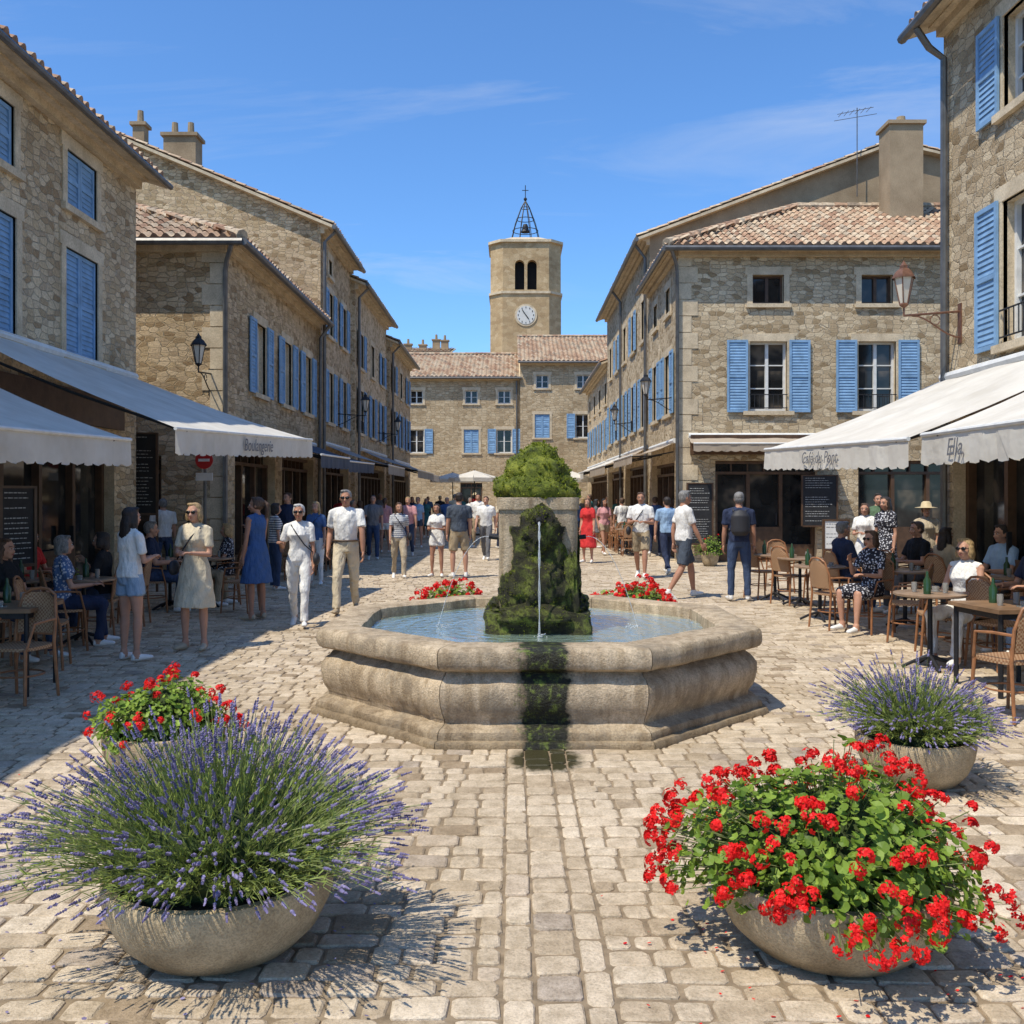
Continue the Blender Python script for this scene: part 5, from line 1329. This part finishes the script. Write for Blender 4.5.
def table_mesh(square=False):
    mb=MB()
    if square:
        mb.box((0,0,.735),(.72,.72,.035),0)
        for sx in(-1,1):
            for sy in(-1,1): mb.tube([(sx*.31,sy*.31,0),(sx*.31,sy*.31,.72)],.022,8,1)
        mb.box((0,0,.69),(.64,.64,.05),1)
    else:
        mb.revolve((0,0,0),[(0,.72),(.33,.72),(.345,.73),(.345,.745),(.335,.75),(0,.75)],32,0)
        mb.tube([(0,0,.05),(0,0,.72)],[.028,.022],10,1)
        for k in range(4):
            a=math.pi/4+math.pi/2*k; mb.tube([(0,0,.12),(.15*math.cos(a),.15*math.sin(a),.07),(.27*math.cos(a),.27*math.sin(a),.012)],[.022,.018,.016],6,1)
    for (gx,gy,rg,hg) in((.12,.08,.028,.10),(-.13,-.05,.028,.10),(.02,-.16,.036,.05)):
        z=.753; mb.revolve((gx,gy,z),[(0,0),(rg*.8,0),(rg,hg*.6),(rg*.95,hg),(rg*.85,hg),(rg*.85,hg*.1)],10,2)
    mb.tube([(.02,-.16,.752),(.02,-.16,.758)],.065,14,2)
    mb.revolve((-.05,.16,.753),[(0,0),(.035,0),(.036,.13),(.014,.17),(.013,.22),(0,.222)],10,3)
    return mb
gm,nt,b_=newmat('drinking_glass'); b_.inputs['Base Color'].default_value=(.55,.53,.49,1); b_.inputs['Roughness'].default_value=.08; b_.inputs['Transmission Weight'].default_value=.6
M['bottle']=simple('green_bottle_glass',(.03,.07,.03),.1,.1,6,0)
tm=[table_mesh(False),table_mesh(True)]; tcache={}
def table(px,fy,sq=0,rz=0,pos=None):
    x,y=pos or W(px,fy)
    if sq not in tcache:
        o=tm[sq].build('cafe_table',[M['marble'] if not sq else M['woodmid'],M['iron'],gm,M['bottle']],(0,0,0),smooth=40); tcache[sq]=o.data
    else: o=bpy.data.objects.new('cafe_table',tcache[sq]); COL.objects.link(o)
    o.location=(x,y,0); o.rotation_euler=(0,0,math.radians(rz))
table(84,643,0); table(5,690,1,5); table(210,606,0); table(170,609,0); table(18,645,0)
table(820,620,0,40); table(905,628,0,80); table(930,668,0,130); table(1010,690,1,8); table(965,614,0,200); table(1018,640,0); table(775,600,0,60); table(800,606,0,100)
for (px,fy,yaw) in((790,604,-60),(818,603,80),(762,598,-70),(833,628,-70),(908,641,60),(938,655,75),(998,668,-70),(1010,716,20),(45,668,-75),(130,625,100),(240,612,80),(780,592,180),(860,606,120),(20,700,170),(1000,645,80),(895,612,-60)):
    x,y=W(px,fy); chair(x,y,yaw)
for i in range(6):
    table(0,0,0,pos=(-4.4,19.3+i*1.6)); chair(-4.4,18.8+i*1.6,0); chair(-4.4,19.85+i*1.6,180)
for i in range(5):
    table(0,0,0,pos=(3.3,27.0+i*1.8)); chair(3.3,26.5+i*1.8,0); chair(3.3,27.55+i*1.8,180)

# ================================================================ SKY, SUN, CAMERA
w=bpy.data.worlds.new('World'); scene.world=w; w.use_nodes=True; nt=w.node_tree; bg=nt.nodes['Background']
EL=math.radians(61); hd=V3((.74,.67,0)).normalized()
sky=nt.nodes.new('ShaderNodeTexSky'); sky.sky_type='NISHITA'; sky.sun_disc=False; sky.sun_elevation=EL; sky.sun_rotation=math.atan2(-hd.x,-hd.y)
sky.air_density=1.0; sky.dust_density=.4; sky.ozone_density=2.0; sky.altitude=200
tc=nd(nt,'ShaderNodeTexCoord').outputs['Generated']
sx=nd(nt,'ShaderNodeSeparateXYZ',Vector=tc)
zz=math_(nt,'MAXIMUM',sx.outputs[2],.03)
cxy=nd(nt,'ShaderNodeCombineXYZ',X=math_(nt,'DIVIDE',sx.outputs[0],zz),Y=math_(nt,'DIVIDE',sx.outputs[1],zz)).outputs[0]
mp=nd(nt,'ShaderNodeMapping',Vector=cxy,Scale=(.55,.9,1),Rotation=(0,0,.25),Location=(1.3,.4,0)).outputs[0]
n1=nd(nt,'ShaderNodeTexNoise',Vector=mp,Scale=1.1,Detail=9.0,Roughness=.62,Distortion=.9).outputs[0]
n2=nd(nt,'ShaderNodeTexNoise',Vector=mp,Scale=.45,Detail=2.0).outputs[0]
cl=math_(nt,'MULTIPLY',ramp(nt,n1,[(.51,g(0)),(.80,g(1))]),ramp(nt,n2,[(.43,g(0)),(.66,g(1))]))
hz=ramp(nt,sx.outputs[2],[(.02,g(0)),(.12,g(1))])
cl=math_(nt,'MULTIPLY',math_(nt,'MULTIPLY',cl,hz),.8)
tint=mulc(nt,sky.outputs[0],(.84,1.28,1.72,1))
c=mixc(nt,cl,tint,(6.5,6.8,7.2,1))
nt.links.new(c,bg.inputs[0]); bg.inputs[1].default_value=.125
sl_=bpy.data.lights.new('sun','SUN'); sl_.energy=5.0; sl_.angle=math.radians(.5); sl_.color=(1,.93,.79)
so=bpy.data.objects.new('sun',sl_); COL.objects.link(so); so.location=(-20,-10,40)
d=V3((hd.x*math.cos(EL),hd.y*math.cos(EL),-math.sin(EL))); so.rotation_euler=d.to_track_quat('-Z','Y').to_euler()
cam=bpy.data.cameras.new('camera'); co=bpy.data.objects.new('camera',cam); COL.objects.link(co); co.location=(0,0,CAMH); co.rotation_euler=(math.radians(90),0,0)
cam.sensor_width=36; cam.lens=36*FPX/1024; cam.shift_y=-(512-HY)/1024; cam.clip_end=2000; cam.clip_start=.05
scene.camera=co
scene.view_settings.view_transform='Standard'; scene.view_settings.look='None'; scene.view_settings.exposure=0
print('total',time.time()-T0)
